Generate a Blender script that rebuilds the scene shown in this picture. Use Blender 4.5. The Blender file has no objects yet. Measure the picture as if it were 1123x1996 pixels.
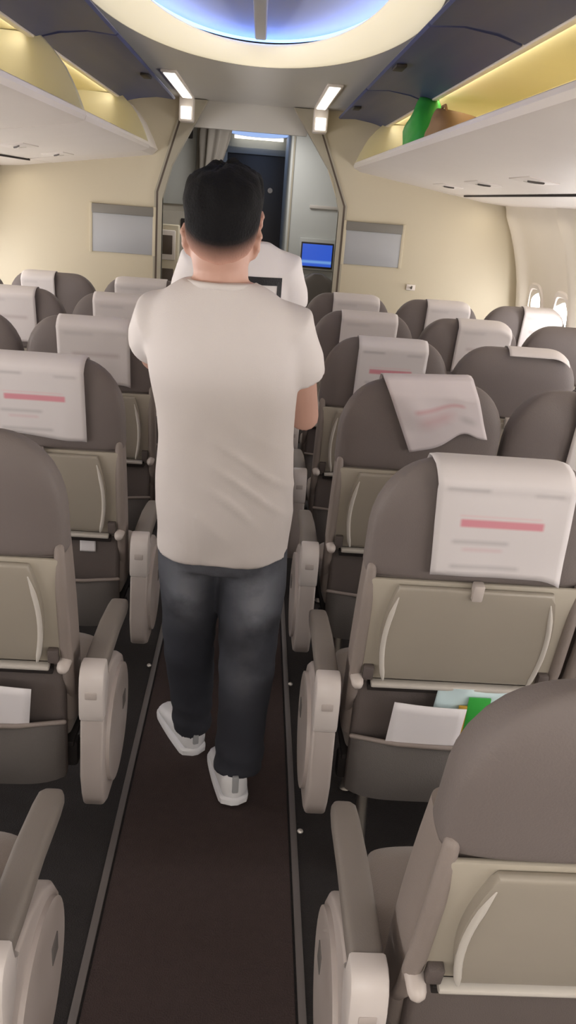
import bpy, bmesh, math, random
from mathutils import Vector, Matrix, noise
from mathutils.bvhtree import BVHTree
random.seed(4)
S = bpy.context.scene
COL = S.collection

# ------------------------------------------------------------------ camera, world, exposure
cam_d = bpy.data.cameras.new('camera'); cam = bpy.data.objects.new('camera', cam_d); COL.objects.link(cam)
Rm = Matrix(((0.9967557760264114, -0.02811084989907517, 0.07541950529013298),
             (-0.06096418267938057, 0.34812022198248643, 0.9354654881272207),
             (-0.05255178484591979, -0.9370283299691723, 0.3452770174000756)))
cam.matrix_world = Matrix.Translation((0.05, 0, 1.65)) @ Rm.transposed().to_4x4()
cam_d.sensor_fit = 'VERTICAL'; cam_d.sensor_height = 36; cam_d.lens = 1650 / 1996 * 36
cam_d.clip_start = 0.02
S.camera = cam
w = bpy.data.worlds.new('world'); S.world = w; w.use_nodes = True
w.node_tree.nodes['Background'].inputs[0].default_value = (1, 0.95, 0.88, 1)
w.node_tree.nodes['Background'].inputs[1].default_value = 0.3
S.view_settings.view_transform = 'Standard'; S.view_settings.look = 'None'
S.view_settings.exposure = -0.3; S.view_settings.gamma = 1.0; S.view_settings.use_curve_mapping = False

def area(name, loc, rot, sx, sy, power, col):
    l = bpy.data.lights.new(name, 'AREA'); l.shape = 'RECTANGLE'; l.size = sx; l.size_y = sy
    l.energy = power; l.color = col
    o = bpy.data.objects.new(name, l); o.location = loc; o.rotation_euler = rot; COL.objects.link(o)
    return o
WARM = (1.0, 0.90, 0.75); NEUT = (1.0, 0.97, 0.945)
# unseen fill lamps added over the aft aisle (their panels are built with the ceiling)
AFT_FILL_LAMPS = [(-0.6, 4), (-1.9, 40)]
for y, p in AFT_FILL_LAMPS:
    area('aft_fill_lamp', (0, y, 2.165), (0, 0, 0), 0.7, 1.0, p, NEUT)
# side-wall wash lamps under the bins
for s in (-1, 1):
    area('wall_wash_lamp', (s * 1.53, 2.9, 1.705), (0, s * math.radians(18), 0), 0.07, 5.8, 10, WARM)
# unseen fill lamp added to brighten the vestibule
area('vestibule_fill_lamp', (0.0, 6.5, 2.18), (0, 0, 0), 0.5, 0.5, 10, NEUT)

# ------------------------------------------------------------------ materials
def srgb(r, g, b):
    f = lambda c: (c / 255) / 12.92 if c <= 10 else (((c / 255) + 0.055) / 1.055) ** 2.4
    return (f(r), f(g), f(b), 1)
def mat(name, rgb, rough=0.6, metal=0.0, bump=0.0, bscale=200, var=0.06, vscale=6, emit=None, estr=0, sheen=0):
    m = bpy.data.materials.new(name); m.use_nodes = True
    nt = m.node_tree; b = nt.nodes['Principled BSDF']
    c = srgb(*rgb)
    b.inputs['Roughness'].default_value = rough; b.inputs['Metallic'].default_value = metal
    if sheen: b.inputs['Sheen Weight'].default_value = sheen
    tc = nt.nodes.new('ShaderNodeTexCoord')
    n = nt.nodes.new('ShaderNodeTexNoise'); n.inputs['Scale'].default_value = vscale; n.inputs['Detail'].default_value = 4
    nt.links.new(tc.outputs['Object'], n.inputs['Vector'])
    r = nt.nodes.new('ShaderNodeMixRGB'); r.blend_type = 'MIX'
    r.inputs[1].default_value = tuple(x * (1 - var) for x in c[:3]) + (1,)
    r.inputs[2].default_value = tuple(min(1, x * (1 + var)) for x in c[:3]) + (1,)
    nt.links.new(n.outputs['Fac'], r.inputs[0]); nt.links.new(r.outputs[0], b.inputs['Base Color'])
    if bump:
        n2 = nt.nodes.new('ShaderNodeTexNoise'); n2.inputs['Scale'].default_value = bscale
        nt.links.new(tc.outputs['Object'], n2.inputs['Vector'])
        bp = nt.nodes.new('ShaderNodeBump'); bp.inputs['Strength'].default_value = bump; bp.inputs['Distance'].default_value = 0.004
        nt.links.new(n2.outputs['Fac'], bp.inputs['Height']); nt.links.new(bp.outputs[0], b.inputs['Normal'])
    if emit:
        b.inputs['Emission Color'].default_value = srgb(*emit); b.inputs['Emission Strength'].default_value = estr
    return m
M = {}
M['shell'] = mat('seat_shell_taupe', (115, 106, 103), 0.62, bump=0.15, bscale=300)
M['core'] = mat('seat_side_grey', (138, 127, 121), 0.6, bump=0.15, bscale=300)
M['fabric'] = mat('seat_fabric', (128, 117, 110), 0.85, bump=0.4, bscale=500, sheen=0.2)
M['backing'] = mat('tray_backing', (172, 164, 150), 0.5)
M['tray'] = mat('tray_table', (158, 150, 138), 0.38)
M['bar'] = mat('light_bar', (200, 194, 186), 0.35)
M['knob'] = mat('pivot_knob', (190, 180, 174), 0.4)
M['pocket'] = mat('pocket_grey', (98, 93, 90), 0.8, bump=0.3, bscale=400)
M['lowback'] = mat('lower_back_dark', (92, 83, 80), 0.75, bump=0.2, bscale=400)
M['pad'] = mat('armrest_pad', (122, 114, 108), 0.55, bump=0.1, bscale=400)
M['cap'] = mat('armrest_cap', (198, 190, 186), 0.38)
M['panel'] = mat('end_panel', (176, 166, 161), 0.42)
M['metal'] = mat('brushed_metal', (150, 146, 142), 0.35, metal=0.9)
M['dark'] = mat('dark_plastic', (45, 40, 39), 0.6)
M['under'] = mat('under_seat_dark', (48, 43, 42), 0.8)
M['wallcream'] = mat('sidewall_cream', (238, 230, 217), 0.55, var=0.02)
M['bulk'] = mat('bulkhead_cream', (208, 198, 174), 0.6, var=0.03, vscale=2)
M['ceil'] = mat('ceiling_grey', (206, 203, 198), 0.6, var=0.02)
M['binwhite'] = mat('bin_white', (236, 228, 221), 0.45, var=0.02)
M['liner'] = mat('bin_liner_cream', (240, 230, 186), 0.6, var=0.03)
M['divider'] = mat('bin_divider', (212, 206, 178), 0.55, var=0.03)
M['navy'] = mat('bin_door_navy', (70, 77, 118), 0.5, var=0.05)
M['seam'] = mat('seam_dark', (40, 34, 32), 0.7)
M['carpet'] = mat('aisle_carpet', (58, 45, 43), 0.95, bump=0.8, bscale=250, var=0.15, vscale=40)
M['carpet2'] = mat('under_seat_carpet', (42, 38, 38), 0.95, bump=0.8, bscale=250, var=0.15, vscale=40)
M['strip'] = mat('track_strip', (104, 98, 96), 0.5)
M['skin'] = mat('skin', (206, 164, 147), 0.5, var=0.05, vscale=12)
M['hair'] = mat('black_hair', (26, 25, 28), 0.6, bump=0.6, bscale=160)
def hair_mat():
    m = mat('black_hair_cut', (15, 14, 17), 0.8, bump=0.6, bscale=160); nt = m.node_tree; b = nt.nodes['Principled BSDF']; b.inputs['Specular IOR Level'].default_value = 0.25
    src = b.inputs['Base Color'].links[0].from_socket
    at = nt.nodes.new('ShaderNodeAttribute'); at.attribute_name = 'clipped'
    mx = nt.nodes.new('ShaderNodeMixRGB'); nt.links.new(at.outputs['Fac'], mx.inputs[0]); nt.links.new(src, mx.inputs[1]); mx.inputs[2].default_value = srgb(206, 158, 140)
    nt.links.new(mx.outputs[0], b.inputs['Base Color']); return m
M['haircut'] = hair_mat()
M['shirt'] = mat('white_tshirt', (222, 215, 212), 0.85, bump=0.15, bscale=600, var=0.015)
M['shirt2'] = mat('bright_white_tshirt', (238, 232, 230), 0.85, bump=0.15, bscale=600, var=0.015)
M['shoe'] = mat('white_sneaker', (242, 242, 246), 0.5)
M['sole'] = mat('sneaker_sole', (236, 236, 240), 0.5)
M['eyew'] = mat('eye_white', (230, 228, 225), 0.2); M['eyeb'] = mat('iris_dark', (30, 22, 18), 0.2)
M['paper'] = mat('paper_white', (222, 218, 220), 0.7)
M['green'] = mat('green_plastic', (60, 170, 70), 0.4, bump=0.3, bscale=30)
M['brown'] = mat('brown_bag', (158, 124, 88), 0.7)
M['pale'] = mat('pale_plastic', (215, 222, 210), 0.45)
M['cyanw'] = mat('pale_blue_plastic', (205, 226, 230), 0.35)
M['ochre'] = mat('ochre_print', (190, 150, 60), 0.5)
M['poster_bar'] = mat('poster_bar_grey', (128, 124, 118), 0.5)
M['poster'] = mat('poster_bluegrey', (176, 178, 182), 0.35, var=0.03)
M['closet'] = mat('closet_grey', (186, 188, 184), 0.5, var=0.02)
M['galley'] = mat('galley_grey', (178, 172, 160), 0.5, var=0.04)
M['doord'] = mat('cockpit_door_dark', (84, 78, 74), 0.45)
M['curtain'] = mat('curtain_grey', (120, 114, 106), 0.85)
M['jump'] = mat('jumpseat_grey', (108, 102, 96), 0.7)
M['trim'] = mat('edge_trim_greige', (172, 165, 148), 0.45)
M['trimd'] = mat('edge_trim_dark', (92, 80, 70), 0.5)
M['dome'] = mat('dome_pale', (214, 216, 226), 0.5, var=0.02)
M['rib'] = mat('dome_rib', (206, 206, 210), 0.5)
M['ringlamp'] = mat('cove_ring_lamp', (246, 238, 214), 0.5, emit=(255, 240, 205), estr=0.56)
M['blue'] = mat('blue_mood_lamp', (80, 130, 255), 0.5, emit=(118, 160, 255), estr=5.5)
M['lamp'] = mat('white_lamp', (255, 250, 240), 0.5, emit=(255, 248, 236), estr=3.0)
M['lampdim'] = mat('dim_strip_lamp', (255, 250, 240), 0.5, emit=(255, 244, 226), estr=0.7)
M['lampfill'] = mat('aft_fill_glow', (255, 250, 240), 0.5, emit=(255, 248, 236), estr=1.5)  # glow of the added aft fill panels
M['winlight'] = mat('window_shade', (240, 238, 232), 0.5, emit=(255, 252, 252), estr=25)
M['glint'] = mat('marker_stud', (235, 230, 225), 0.15, metal=0.6)

def nodes_box(nt, U, V, u0, u1, v0, v1, soft):
    def edge(src, a, sgn):
        mr = nt.nodes.new('ShaderNodeMapRange'); mr.clamp = True
        mr.inputs['From Min'].default_value = a - soft; mr.inputs['From Max'].default_value = a + soft
        mr.inputs['To Min'].default_value = 0 if sgn > 0 else 1; mr.inputs['To Max'].default_value = 1 if sgn > 0 else 0
        nt.links.new(src, mr.inputs['Value']); return mr.outputs['Result']
    out = None
    for e in (edge(U, u0, 1), edge(U, u1, -1), edge(V, v0, 1), edge(V, v1, -1)):
        if out is None: out = e
        else:
            m = nt.nodes.new('ShaderNodeMath'); m.operation = 'MULTIPLY'
            nt.links.new(out, m.inputs[0]); nt.links.new(e, m.inputs[1]); out = m.outputs[0]
    return out
def print_mat(name, base, boxes, rough=0.75):
    """boxes: (u0,u1,v0,v1,soft,rgb,strength)"""
    m = bpy.data.materials.new(name); m.use_nodes = True; nt = m.node_tree; b = nt.nodes['Principled BSDF']
    b.inputs['Roughness'].default_value = rough
    tc = nt.nodes.new('ShaderNodeTexCoord'); sp = nt.nodes.new('ShaderNodeSeparateXYZ'); nt.links.new(tc.outputs['UV'], sp.inputs[0])
    rgb = nt.nodes.new('ShaderNodeRGB'); rgb.outputs[0].default_value = srgb(*base); cur = rgb.outputs[0]
    no = nt.nodes.new('ShaderNodeTexNoise'); no.inputs['Scale'].default_value = 30; nt.links.new(tc.outputs['UV'], no.inputs['Vector'])
    for (u0, u1, v0, v1, soft, c, st) in boxes:
        k = nodes_box(nt, sp.outputs[0], sp.outputs[1], u0, u1, v0, v1, soft)
        mu = nt.nodes.new('ShaderNodeMath'); mu.operation = 'MULTIPLY'; mu.inputs[1].default_value = st; nt.links.new(k, mu.inputs[0])
        mx = nt.nodes.new('ShaderNodeMixRGB'); nt.links.new(mu.outputs[0], mx.inputs[0]); nt.links.new(cur, mx.inputs[1]); mx.inputs[2].default_value = srgb(*c); cur = mx.outputs[0]
    nt.links.new(cur, b.inputs['Base Color'])
    return m
G = (150, 146, 148); PK = (212, 128, 142)
M['cover'] = print_mat('headrest_cover_print', (216, 210, 210), [
    (0.19, 0.80, 0.50, 0.575, 0.012, PK, 0.85), (0.18, 0.78, 0.60, 0.615, 0.012, (222, 180, 184), 0.5),
    (0.07, 0.38, 0.84, 0.87, 0.02, G, 0.5), (0.70, 0.92, 0.82, 0.85, 0.02, G, 0.35),
    (0.14, 0.56, 0.33, 0.37, 0.02, G, 0.4), (0.22, 0.52, 0.26, 0.29, 0.02, (205, 150, 158), 0.35),
    (0.14, 0.66, 0.08, 0.12, 0.02, G, 0.4)])
M['cover2'] = print_mat('headrest_cover_print_smudged', (216, 207, 209), [
    (0.22, 0.80, 0.52, 0.57, 0.03, (206, 150, 158), 0.7), (0.25, 0.62, 0.30, 0.46, 0.08, (205, 160, 166), 0.5),
    (0.70, 0.90, 0.22, 0.34, 0.05, G, 0.35)])
M['cover3'] = print_mat('headrest_cover_print_faint', (217, 210, 208), [
    (0.2, 0.85, 0.46, 0.52, 0.03, (176, 160, 160), 0.5), (0.1, 0.5, 0.80, 0.84, 0.03, G, 0.25), (0.15, 0.6, 0.2, 0.25, 0.03, G, 0.3)])
M['screen'] = print_mat('blue_screen', (40, 80, 200), [], 0.3)
def screen_mat():
    m = bpy.data.materials.new('screen_blue_glow'); m.use_nodes = True; nt = m.node_tree; b = nt.nodes['Principled BSDF']
    tc = nt.nodes.new('ShaderNodeTexCoord'); sp = nt.nodes.new('ShaderNodeSeparateXYZ'); nt.links.new(tc.outputs['UV'], sp.inputs[0])
    k = nodes_box(nt, sp.outputs[0], sp.outputs[1], -0.1, 1.1, 0.14, 0.26, 0.04)
    mx = nt.nodes.new('ShaderNodeMixRGB'); nt.links.new(k, mx.inputs[0]); mx.inputs[1].default_value = srgb(52, 96, 214); mx.inputs[2].default_value = srgb(120, 170, 236)
    b.inputs['Base Color'].default_value = (0.01, 0.01, 0.02, 1); b.inputs['Roughness'].default_value = 0.2
    nt.links.new(mx.outputs[0], b.inputs['Emission Color']); b.inputs['Emission Strength'].default_value = 1.0
    return m
M['screen'] = screen_mat()
def jeans_mat():
    m = bpy.data.materials.new('dark_denim'); m.use_nodes = True; nt = m.node_tree; b = nt.nodes['Principled BSDF']
    b.inputs['Roughness'].default_value = 0.9
    tc = nt.nodes.new('ShaderNodeTexCoord')
    n = nt.nodes.new('ShaderNodeTexNoise'); n.inputs['Scale'].default_value = 9; n.inputs['Detail'].default_value = 5; nt.links.new(tc.outputs['Object'], n.inputs['Vector'])
    at = nt.nodes.new('ShaderNodeAttribute'); at.attribute_name = 'worn'
    mu = nt.nodes.new('ShaderNodeMath'); mu.operation = 'MULTIPLY'; nt.links.new(at.outputs['Fac'], mu.inputs[0])
    mr = nt.nodes.new('ShaderNodeMapRange'); mr.inputs['From Min'].default_value = 0.25; mr.inputs['From Max'].default_value = 0.6; nt.links.new(n.outputs['Fac'], mr.inputs['Value'])
    nt.links.new(mr.outputs['Result'], mu.inputs[1])
    mx = nt.nodes.new('ShaderNodeMixRGB'); nt.links.new(mu.outputs[0], mx.inputs[0]); mx.inputs[1].default_value = srgb(52, 54, 63); mx.inputs[2].default_value = srgb(152, 156, 166)
    nt.links.new(mx.outputs[0], b.inputs['Base Color'])
    n2 = nt.nodes.new('ShaderNodeTexNoise'); n2.inputs['Scale'].default_value = 500; nt.links.new(tc.outputs['Object'], n2.inputs['Vector'])
    bp = nt.nodes.new('ShaderNodeBump'); bp.inputs['Strength'].default_value = 0.3; bp.inputs['Distance'].default_value = 0.003
    nt.links.new(n2.outputs['Fac'], bp.inputs['Height']); nt.links.new(bp.outputs[0], b.inputs['Normal'])
    return m
M['jeans'] = jeans_mat()

# ------------------------------------------------------------------ mesh helpers
def finish(bm, name, angle=35):
    bmesh.ops.recalc_face_normals(bm, faces=bm.faces[:])
    for f in bm.faces: f.smooth = True
    for e in bm.edges:
        if len(e.link_faces) == 2: e.smooth = e.calc_face_angle(0) < math.radians(angle)
    me = bpy.data.meshes.new(name); bm.to_mesh(me); bm.free(); return me
def obj(name, bm, m, parent=None, angle=35, smooth=True):
    me = finish(bm, name, angle); o = bpy.data.objects.new(name, me); COL.objects.link(o)
    me.materials.append(M[m] if isinstance(m, str) else m)
    if parent is not None: o.parent = parent
    return o
def tag(o, label=None, cat=None, group=None, kind=None):
    if label: o['label'] = label
    if cat: o['category'] = cat
    if group: o['group'] = group
    if kind: o['kind'] = kind
    return o
def thing(name, label, cat, loc=(0, 0, 0), group=None):
    o = bpy.data.objects.new(name, None); COL.objects.link(o); o.location = loc; o.empty_display_size = 0.1
    return tag(o, label, cat, group)
def struct(name, bm, m, angle=35, parent=None):
    o = obj(name, bm, m, parent, angle)
    if parent is None: o['kind'] = 'structure'
    return o
def box(bm, x0, x1, y0, y1, z0, z1, bev=0.0, seg=2, mtx=None):
    r = bmesh.ops.create_cube(bm, size=1)
    vs = r['verts']
    for v in vs:
        v.co = Vector(((x0 + x1) / 2 + v.co.x * (x1 - x0), (y0 + y1) / 2 + v.co.y * (y1 - y0), (z0 + z1) / 2 + v.co.z * (z1 - z0)))
    if bev:
        es = list({e for v in vs for e in v.link_edges})
        r2 = bmesh.ops.bevel(bm, geom=es, offset=bev, segments=seg, affect='EDGES', profile=0.5)
        vs = list({v for f in r2['faces'] for v in f.verts} | {v for v in vs if v.is_valid})
    if mtx is not None:
        for v in vs: v.co = mtx @ v.co
    return vs
def BM(): return bmesh.new()
def loft(bm, rings, cap=True, closed=True):
    vr = [[bm.verts.new(p) for p in r] for r in rings]
    n = len(vr[0])
    for a, b in zip(vr, vr[1:]):
        for i in range(n if closed else n - 1):
            j = (i + 1) % n
            bm.faces.new((a[i], a[j], b[j], b[i]))
    if cap and closed:
        bm.faces.new(vr[0][::-1]); bm.faces.new(vr[-1])
    return vr
def sring(cx, cy, z, rx, ry, n=2.0, cnt=32):
    out = []
    for i in range(cnt):
        a = 2 * math.pi * i / cnt; c, s = math.cos(a), math.sin(a)
        out.append(Vector((cx + rx * math.copysign(abs(c) ** (2 / n), c), cy + ry * math.copysign(abs(s) ** (2 / n), s), z)))
    return out
def tube(bm, pts, rad, cnt=14, flat=1.0, round_ends=True):
    pts = [Vector(p) for p in pts]; rings = []
    if not hasattr(rad, '__len__'): rad = [rad] * len(pts)
    d0 = (pts[1] - pts[0]).normalized()
    ref = Vector((0, 0, 1)) if abs(d0.z) < 0.8 else Vector((1, 0, 0))
    P = list(pts); R = list(rad)
    if round_ends:
        dl = (pts[-1] - pts[-2]).normalized()
        P = [pts[0] - d0 * rad[0] * 0.95, pts[0] - d0 * rad[0] * 0.6] + P + [pts[-1] + dl * rad[-1] * 0.6, pts[-1] + dl * rad[-1] * 0.95]
        R = [rad[0] * 0.25, rad[0] * 0.78] + R + [rad[-1] * 0.78, rad[-1] * 0.25]
    for i, p in enumerate(P):
        a = P[max(0, i - 1)]; b = P[min(len(P) - 1, i + 1)]
        d = (b - a).normalized(); u = d.cross(ref)
        if u.length < 1e-4: u = Vector((0, 1, 0))
        u.normalize(); v = u.cross(d).normalized()
        rings.append([p + (u * math.cos(2 * math.pi * k / cnt) + v * math.sin(2 * math.pi * k / cnt) * flat) * R[i] for k in range(cnt)])
    loft(bm, rings)
def extrude_poly(bm, pts2, axis, a, b, bev=0.0, seg=2):
    """pts2 in the plane of the two other axes; extruded along axis from a to b"""
    def P(p, t):
        return {'x': (t, p[0], p[1]), 'y': (p[0], t, p[1]), 'z': (p[0], p[1], t)}[axis]
    v0 = [bm.verts.new(P(p, a)) for p in pts2]; v1 = [bm.verts.new(P(p, b)) for p in pts2]
    n = len(pts2); fs = []
    f0 = bm.faces.new(v0[::-1]); f1 = bm.faces.new(v1)
    for i in range(n):
        bm.faces.new((v0[i], v0[(i + 1) % n], v1[(i + 1) % n], v1[i]))
    if bev:
        es = list(f0.edges) + list(f1.edges)
        bmesh.ops.bevel(bm, geom=es, offset=bev, segments=seg, affect='EDGES', profile=0.5)
def remesh(bm, voxel, smooth=6, name='tmp', fac=0.5):
    bmesh.ops.recalc_face_normals(bm, faces=bm.faces[:])
    me = bpy.data.meshes.new(name); bm.to_mesh(me); bm.free()
    o = bpy.data.objects.new(name, me); COL.objects.link(o)
    md = o.modifiers.new('r', 'REMESH'); md.mode = 'VOXEL'; md.voxel_size = voxel; md.use_smooth_shade = True
    if smooth:
        sm = o.modifiers.new('s', 'SMOOTH'); sm.iterations = smooth; sm.factor = fac
    dg = bpy.context.evaluated_depsgraph_get(); dg.update()
    me2 = bpy.data.meshes.new_from_object(o.evaluated_get(dg))
    bpy.data.objects.remove(o); bpy.data.meshes.remove(me)
    for p in me2.polygons: p.use_smooth = True
    return me2
def obj_me(name, me, m, parent=None):
    me.materials.clear(); me.materials.append(M[m]); me.name = name
    o = bpy.data.objects.new(name, me); COL.objects.link(o)
    if parent is not None: o.parent = parent
    return o

# ------------------------------------------------------------------ cabin shell
YB = 5.90          # bulkhead
Y0 = -2.6          # aft end
def wall_x(z):
    pts = [(0, 1.68), (0.3, 1.78), (0.6, 1.85), (0.9, 1.86), (1.2, 1.845), (1.4, 1.80), (1.55, 1.745), (1.71, 1.66), (1.9, 1.58), (2.3, 1.35)]
    for (a, xa), (b, xb) in zip(pts, pts[1:]):
        if z <= b: t = (z - a) / (b - a); return xa + (xb - xa) * t
    return pts[-1][1]
# floor
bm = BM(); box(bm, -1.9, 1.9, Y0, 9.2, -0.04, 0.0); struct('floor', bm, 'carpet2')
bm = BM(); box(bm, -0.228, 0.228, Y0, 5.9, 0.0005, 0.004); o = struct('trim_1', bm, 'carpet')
for i, s in enumerate((-1, 1)):
    bm = BM(); box(bm, s * 0.243 - 0.009, s * 0.243 + 0.009, Y0, 5.9, 0.0005, 0.007, 0.002); struct('trim_%d' % (2 + i), bm, 'strip')
# side walls with scalloped window panels
PITCH = 0.508; PANEL = 1.016
def wall_off(y, z):
    t = ((y - 4.78) / PANEL) % 1.0
    d = min(t, 1 - t)
    g = math.exp(-(d / 0.085) ** 2)
    amp = 0.055 * min(1, max(0, (z - 0.7) / 0.4)) * min(1, max(0, (1.78 - z) / 0.15))
    return -amp * g          # ribs stand proud into the cabin
for s, nm in ((-1, 'wall_left'), (1, 'wall_right')):
    bm = BM()
    ys = [Y0 + (YB - Y0) * i / 340 for i in range(341)]
    zs = [0.0, 0.15, 0.3, 0.45, 0.6, 0.75, 0.85, 0.95, 1.05, 1.15, 1.25, 1.35, 1.45, 1.55, 1.65, 1.75, 1.85, 2.0, 2.2]
    inner = [[bm.verts.new((s * (wall_x(z) + wall_off(y, z)), y, z)) for z in zs] for y in ys]
    for a, b in zip(inner, inner[1:]):
        for i in range(len(zs) - 1): bm.faces.new((a[i], a[i + 1], b[i + 1], b[i]))
    o = struct(nm, bm, 'wallcream', 60)
    md = o.modifiers.new('thick', 'SOLIDIFY'); md.thickness = 0.03; md.offset = -1 if s > 0 else 1
    md.offset = 1 if o.data.polygons[0].normal.x * s > 0 else -1
    # windows between the ribs
wi = 0
for s in (-1, 1):
    for k in range(16):
        yc = 4.78 - PANEL * 7 + PITCH * (k + 0.5)
        if yc > 5.7: continue
        wi += 1
        zc = 1.06; bm = BM()
        n = 32
        def wr(rx, rz, off):
            out = []
            for i in range(n):
                a = 2 * math.pi * i / n; c, q = math.cos(a), math.sin(a)
                yy = yc + rx * math.copysign(abs(c) ** 0.6, c); zz = zc + rz * math.copysign(abs(q) ** 0.6, q)
                out.append(Vector((s * (wall_x(zz) + off), yy, zz)))
            return out
        loft(bm, [wr(0.16, 0.21, 0.0), wr(0.15, 0.20, -0.012), wr(0.125, 0.175, -0.012), wr(0.118, 0.168, 0.002)], cap=False)
        win = struct('window_%d' % wi, bm, 'binwhite')
        bm = BM(); r = wr(0.119, 0.169, -0.001); bm.faces.new([bm.verts.new(p) for p in r])
        obj('window_shade', bm, 'winlight', win)
# aft end wall (behind the camera)
bm = BM(); box(bm, -1.9, 1.9, Y0 - 0.04, Y0, 0, 2.3); struct('wall_back', bm, 'wallcream')

# ceiling with the oval light recess
EC = (0.0, 2.97)
def ell(a, b, z, cnt=96): return [Vector((EC[0] + a * math.cos(2 * math.pi * i / cnt), EC[1] + b * math.sin(2 * math.pi * i / cnt), z)) for i in range(cnt)]
bm = BM()
e = ell(0.53, 1.28, 2.2)
outer = []
X1, YA, YZ = 0.92, Y0, 9.1
for p in e:
    d = p - Vector((EC[0], EC[1], 2.2)); t = min(X1 / abs(d.x) if abs(d.x) > 1e-6 else 1e9, (1.7 / abs(d.y)) if abs(d.y) > 1e-6 else 1e9)
    q = Vector((EC[0], EC[1], 2.2)) + d * t; outer.append(q)
va = [bm.verts.new(p) for p in e]; vb = [bm.verts.new(p) for p in outer]
for i in range(len(e)):
    j = (i + 1) % len(e); bm.faces.new((va[i], va[j], vb[j], vb[i]))
ylo, yhi = EC[1] - 1.7, EC[1] + 1.7
# corner fills, aft and forward extensions
cs = [(X1, yhi), (-X1, yhi), (-X1, ylo), (X1, ylo)]
for (cx, cy) in cs:
    pts = sorted([q for q in outer if (q.x * cx > 0 and (q.y - EC[1]) * (cy - EC[1]) > 0)], key=lambda q: math.atan2(q.y - EC[1], q.x))
    ex = [q for q in pts if abs(abs(q.x) - X1) < 1e-4]; ey = [q for q in pts if abs(abs(q.y - EC[1]) - 1.7) < 1e-4]
    if ex and ey:
        q1 = max(ex, key=lambda q: abs(q.y - EC[1])); q2 = max(ey, key=lambda q: abs(q.x))
        bm.faces.new([bm.verts.new(v) for v in (q1, Vector((cx, cy, 2.2)), q2)])
for (ya, yb_) in ((YA, ylo), (yhi, YB + 0.06)):
    bm.faces.new([bm.verts.new(v) for v in ((-X1, ya, 2.2), (X1, ya, 2.2), (X1, yb_, 2.2), (-X1, yb_, 2.2))])
bmesh.ops.remove_doubles(bm, verts=bm.verts[:], dist=0.0005)
struct('ceiling', bm, 'ceil', 20)
# forward vestibule ceiling, a step higher
bm = BM(); box(bm, -1.5, 1.5, YB + 0.06, 9.2, 2.205, 2.24); struct('ceiling_vestibule', bm, 'ceil')
bm = BM(); box(bm, -1.3, 1.3, Y0, YB, 2.44, 2.47); struct('ceiling_upper', bm, 'ceil')
# oval ceiling light: ring lamp, dome, rib and hidden blue strip
cl = thing('ceiling_light', 'large oval ceiling light with glowing cream ring around a blue lit dome', 'light', (EC[0], EC[1], 2.2))
def L(bm, off=(EC[0], EC[1], 2.2)):
    for v in bm.verts: v.co -= Vector(off)
    return bm
bm = BM(); prof = [(0.535, 1.285, 2.197), (0.525, 1.275, 2.196), (0.50, 1.262, 2.205), (0.465, 1.243, 2.222), (0.438, 1.226, 2.243), (0.42, 1.216, 2.262), (0.415, 1.213, 2.268), (0.42, 1.216, 2.276), (0.45, 1.225, 2.28)]
loft(bm, [ell(*p) for p in prof], cap=False); obj('ring', L(bm), 'ringlamp', cl, 60)
bm = BM(); rr = []
for k in range(12):
    t = k / 11; a = math.cos(t * math.pi / 2)
    rr.append(ell(max(0.004, 0.50 * a), max(0.01, 1.25 * a), 2.30 + 0.12 * math.sin(t * math.pi / 2)))
loft(bm, rr, cap=False); bm.faces.new([bm.verts.new(p) for p in rr[-1]]); obj('dome', L(bm), 'dome', cl, 60)
bm = BM(); loft(bm, [ell(0.485, 1.245, 2.290), ell(0.455, 1.222, 2.290), ell(0.455, 1.222, 2.298), ell(0.485, 1.245, 2.298), ell(0.485, 1.245, 2.290)], cap=False)
obj('blue_light_strip', L(bm), 'blue', cl)
bm = BM(); box(bm, -0.025, 0.025, EC[1] - 1.17, EC[1] + 1.17, 2.285, 2.41, 0.008); obj('spine', L(bm), 'rib', cl)
# unseen panels added to carry the aft fill lamps
for i, (y, p) in enumerate(AFT_FILL_LAMPS):
    t = thing('ceiling_fill_panel', 'flat unseen fill panel added over the aisle, ' + ('just behind the viewer' if i == 0 else 'farther aft'), 'light', (0, y, 2.2), 'added aft fill panels')
    bm = BM(); box(bm, -0.37, 0.37, -0.52, 0.52, -0.02, 0.0, 0.005); obj('housing', bm, 'binwhite', t)
    bm = BM(); box(bm, -0.34, 0.34, -0.49, 0.49, -0.026, -0.0195, 0.002); obj('diffuser', bm, 'lampfill', t)
# two slim ceiling strip lamps and two corner lamps near the bulkhead
for s, nm in ((-1, 'left'), (1, 'right')):
    xs = -0.445 if s < 0 else 0.375
    t = thing('strip_light', 'slim bright strip light in the ceiling edge, %s of the aisle before the bulkhead' % nm, 'light', (xs, 5.2, 2.2), 'ceiling strip lights')
    bm = BM(); box(bm, -0.04, 0.04, -0.57, 0.57, -0.012, 0, 0.003); obj('frame', bm, 'binwhite', t)
    bm = BM(); box(bm, -0.028, 0.028, -0.54, 0.54, -0.017, -0.0115, 0.002); obj('diffuser', bm, 'lamp', t)
    t = thing('corner_light', 'small bright lamp at the %s upper corner of the bulkhead opening' % nm, 'light', (xs * 1.02, YB - 0.07, 2.1), 'bulkhead corner lights')
    bm = BM(); box(bm, -0.045, 0.045, -0.05, 0.07, -0.045, 0.1, 0.01); obj('housing', bm, 'binwhite', t)
    bm = BM(); box(bm, -0.032, 0.032, -0.056, -0.049, -0.03, 0.04, 0.002); obj('lens', bm, 'lamp', t)

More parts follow.
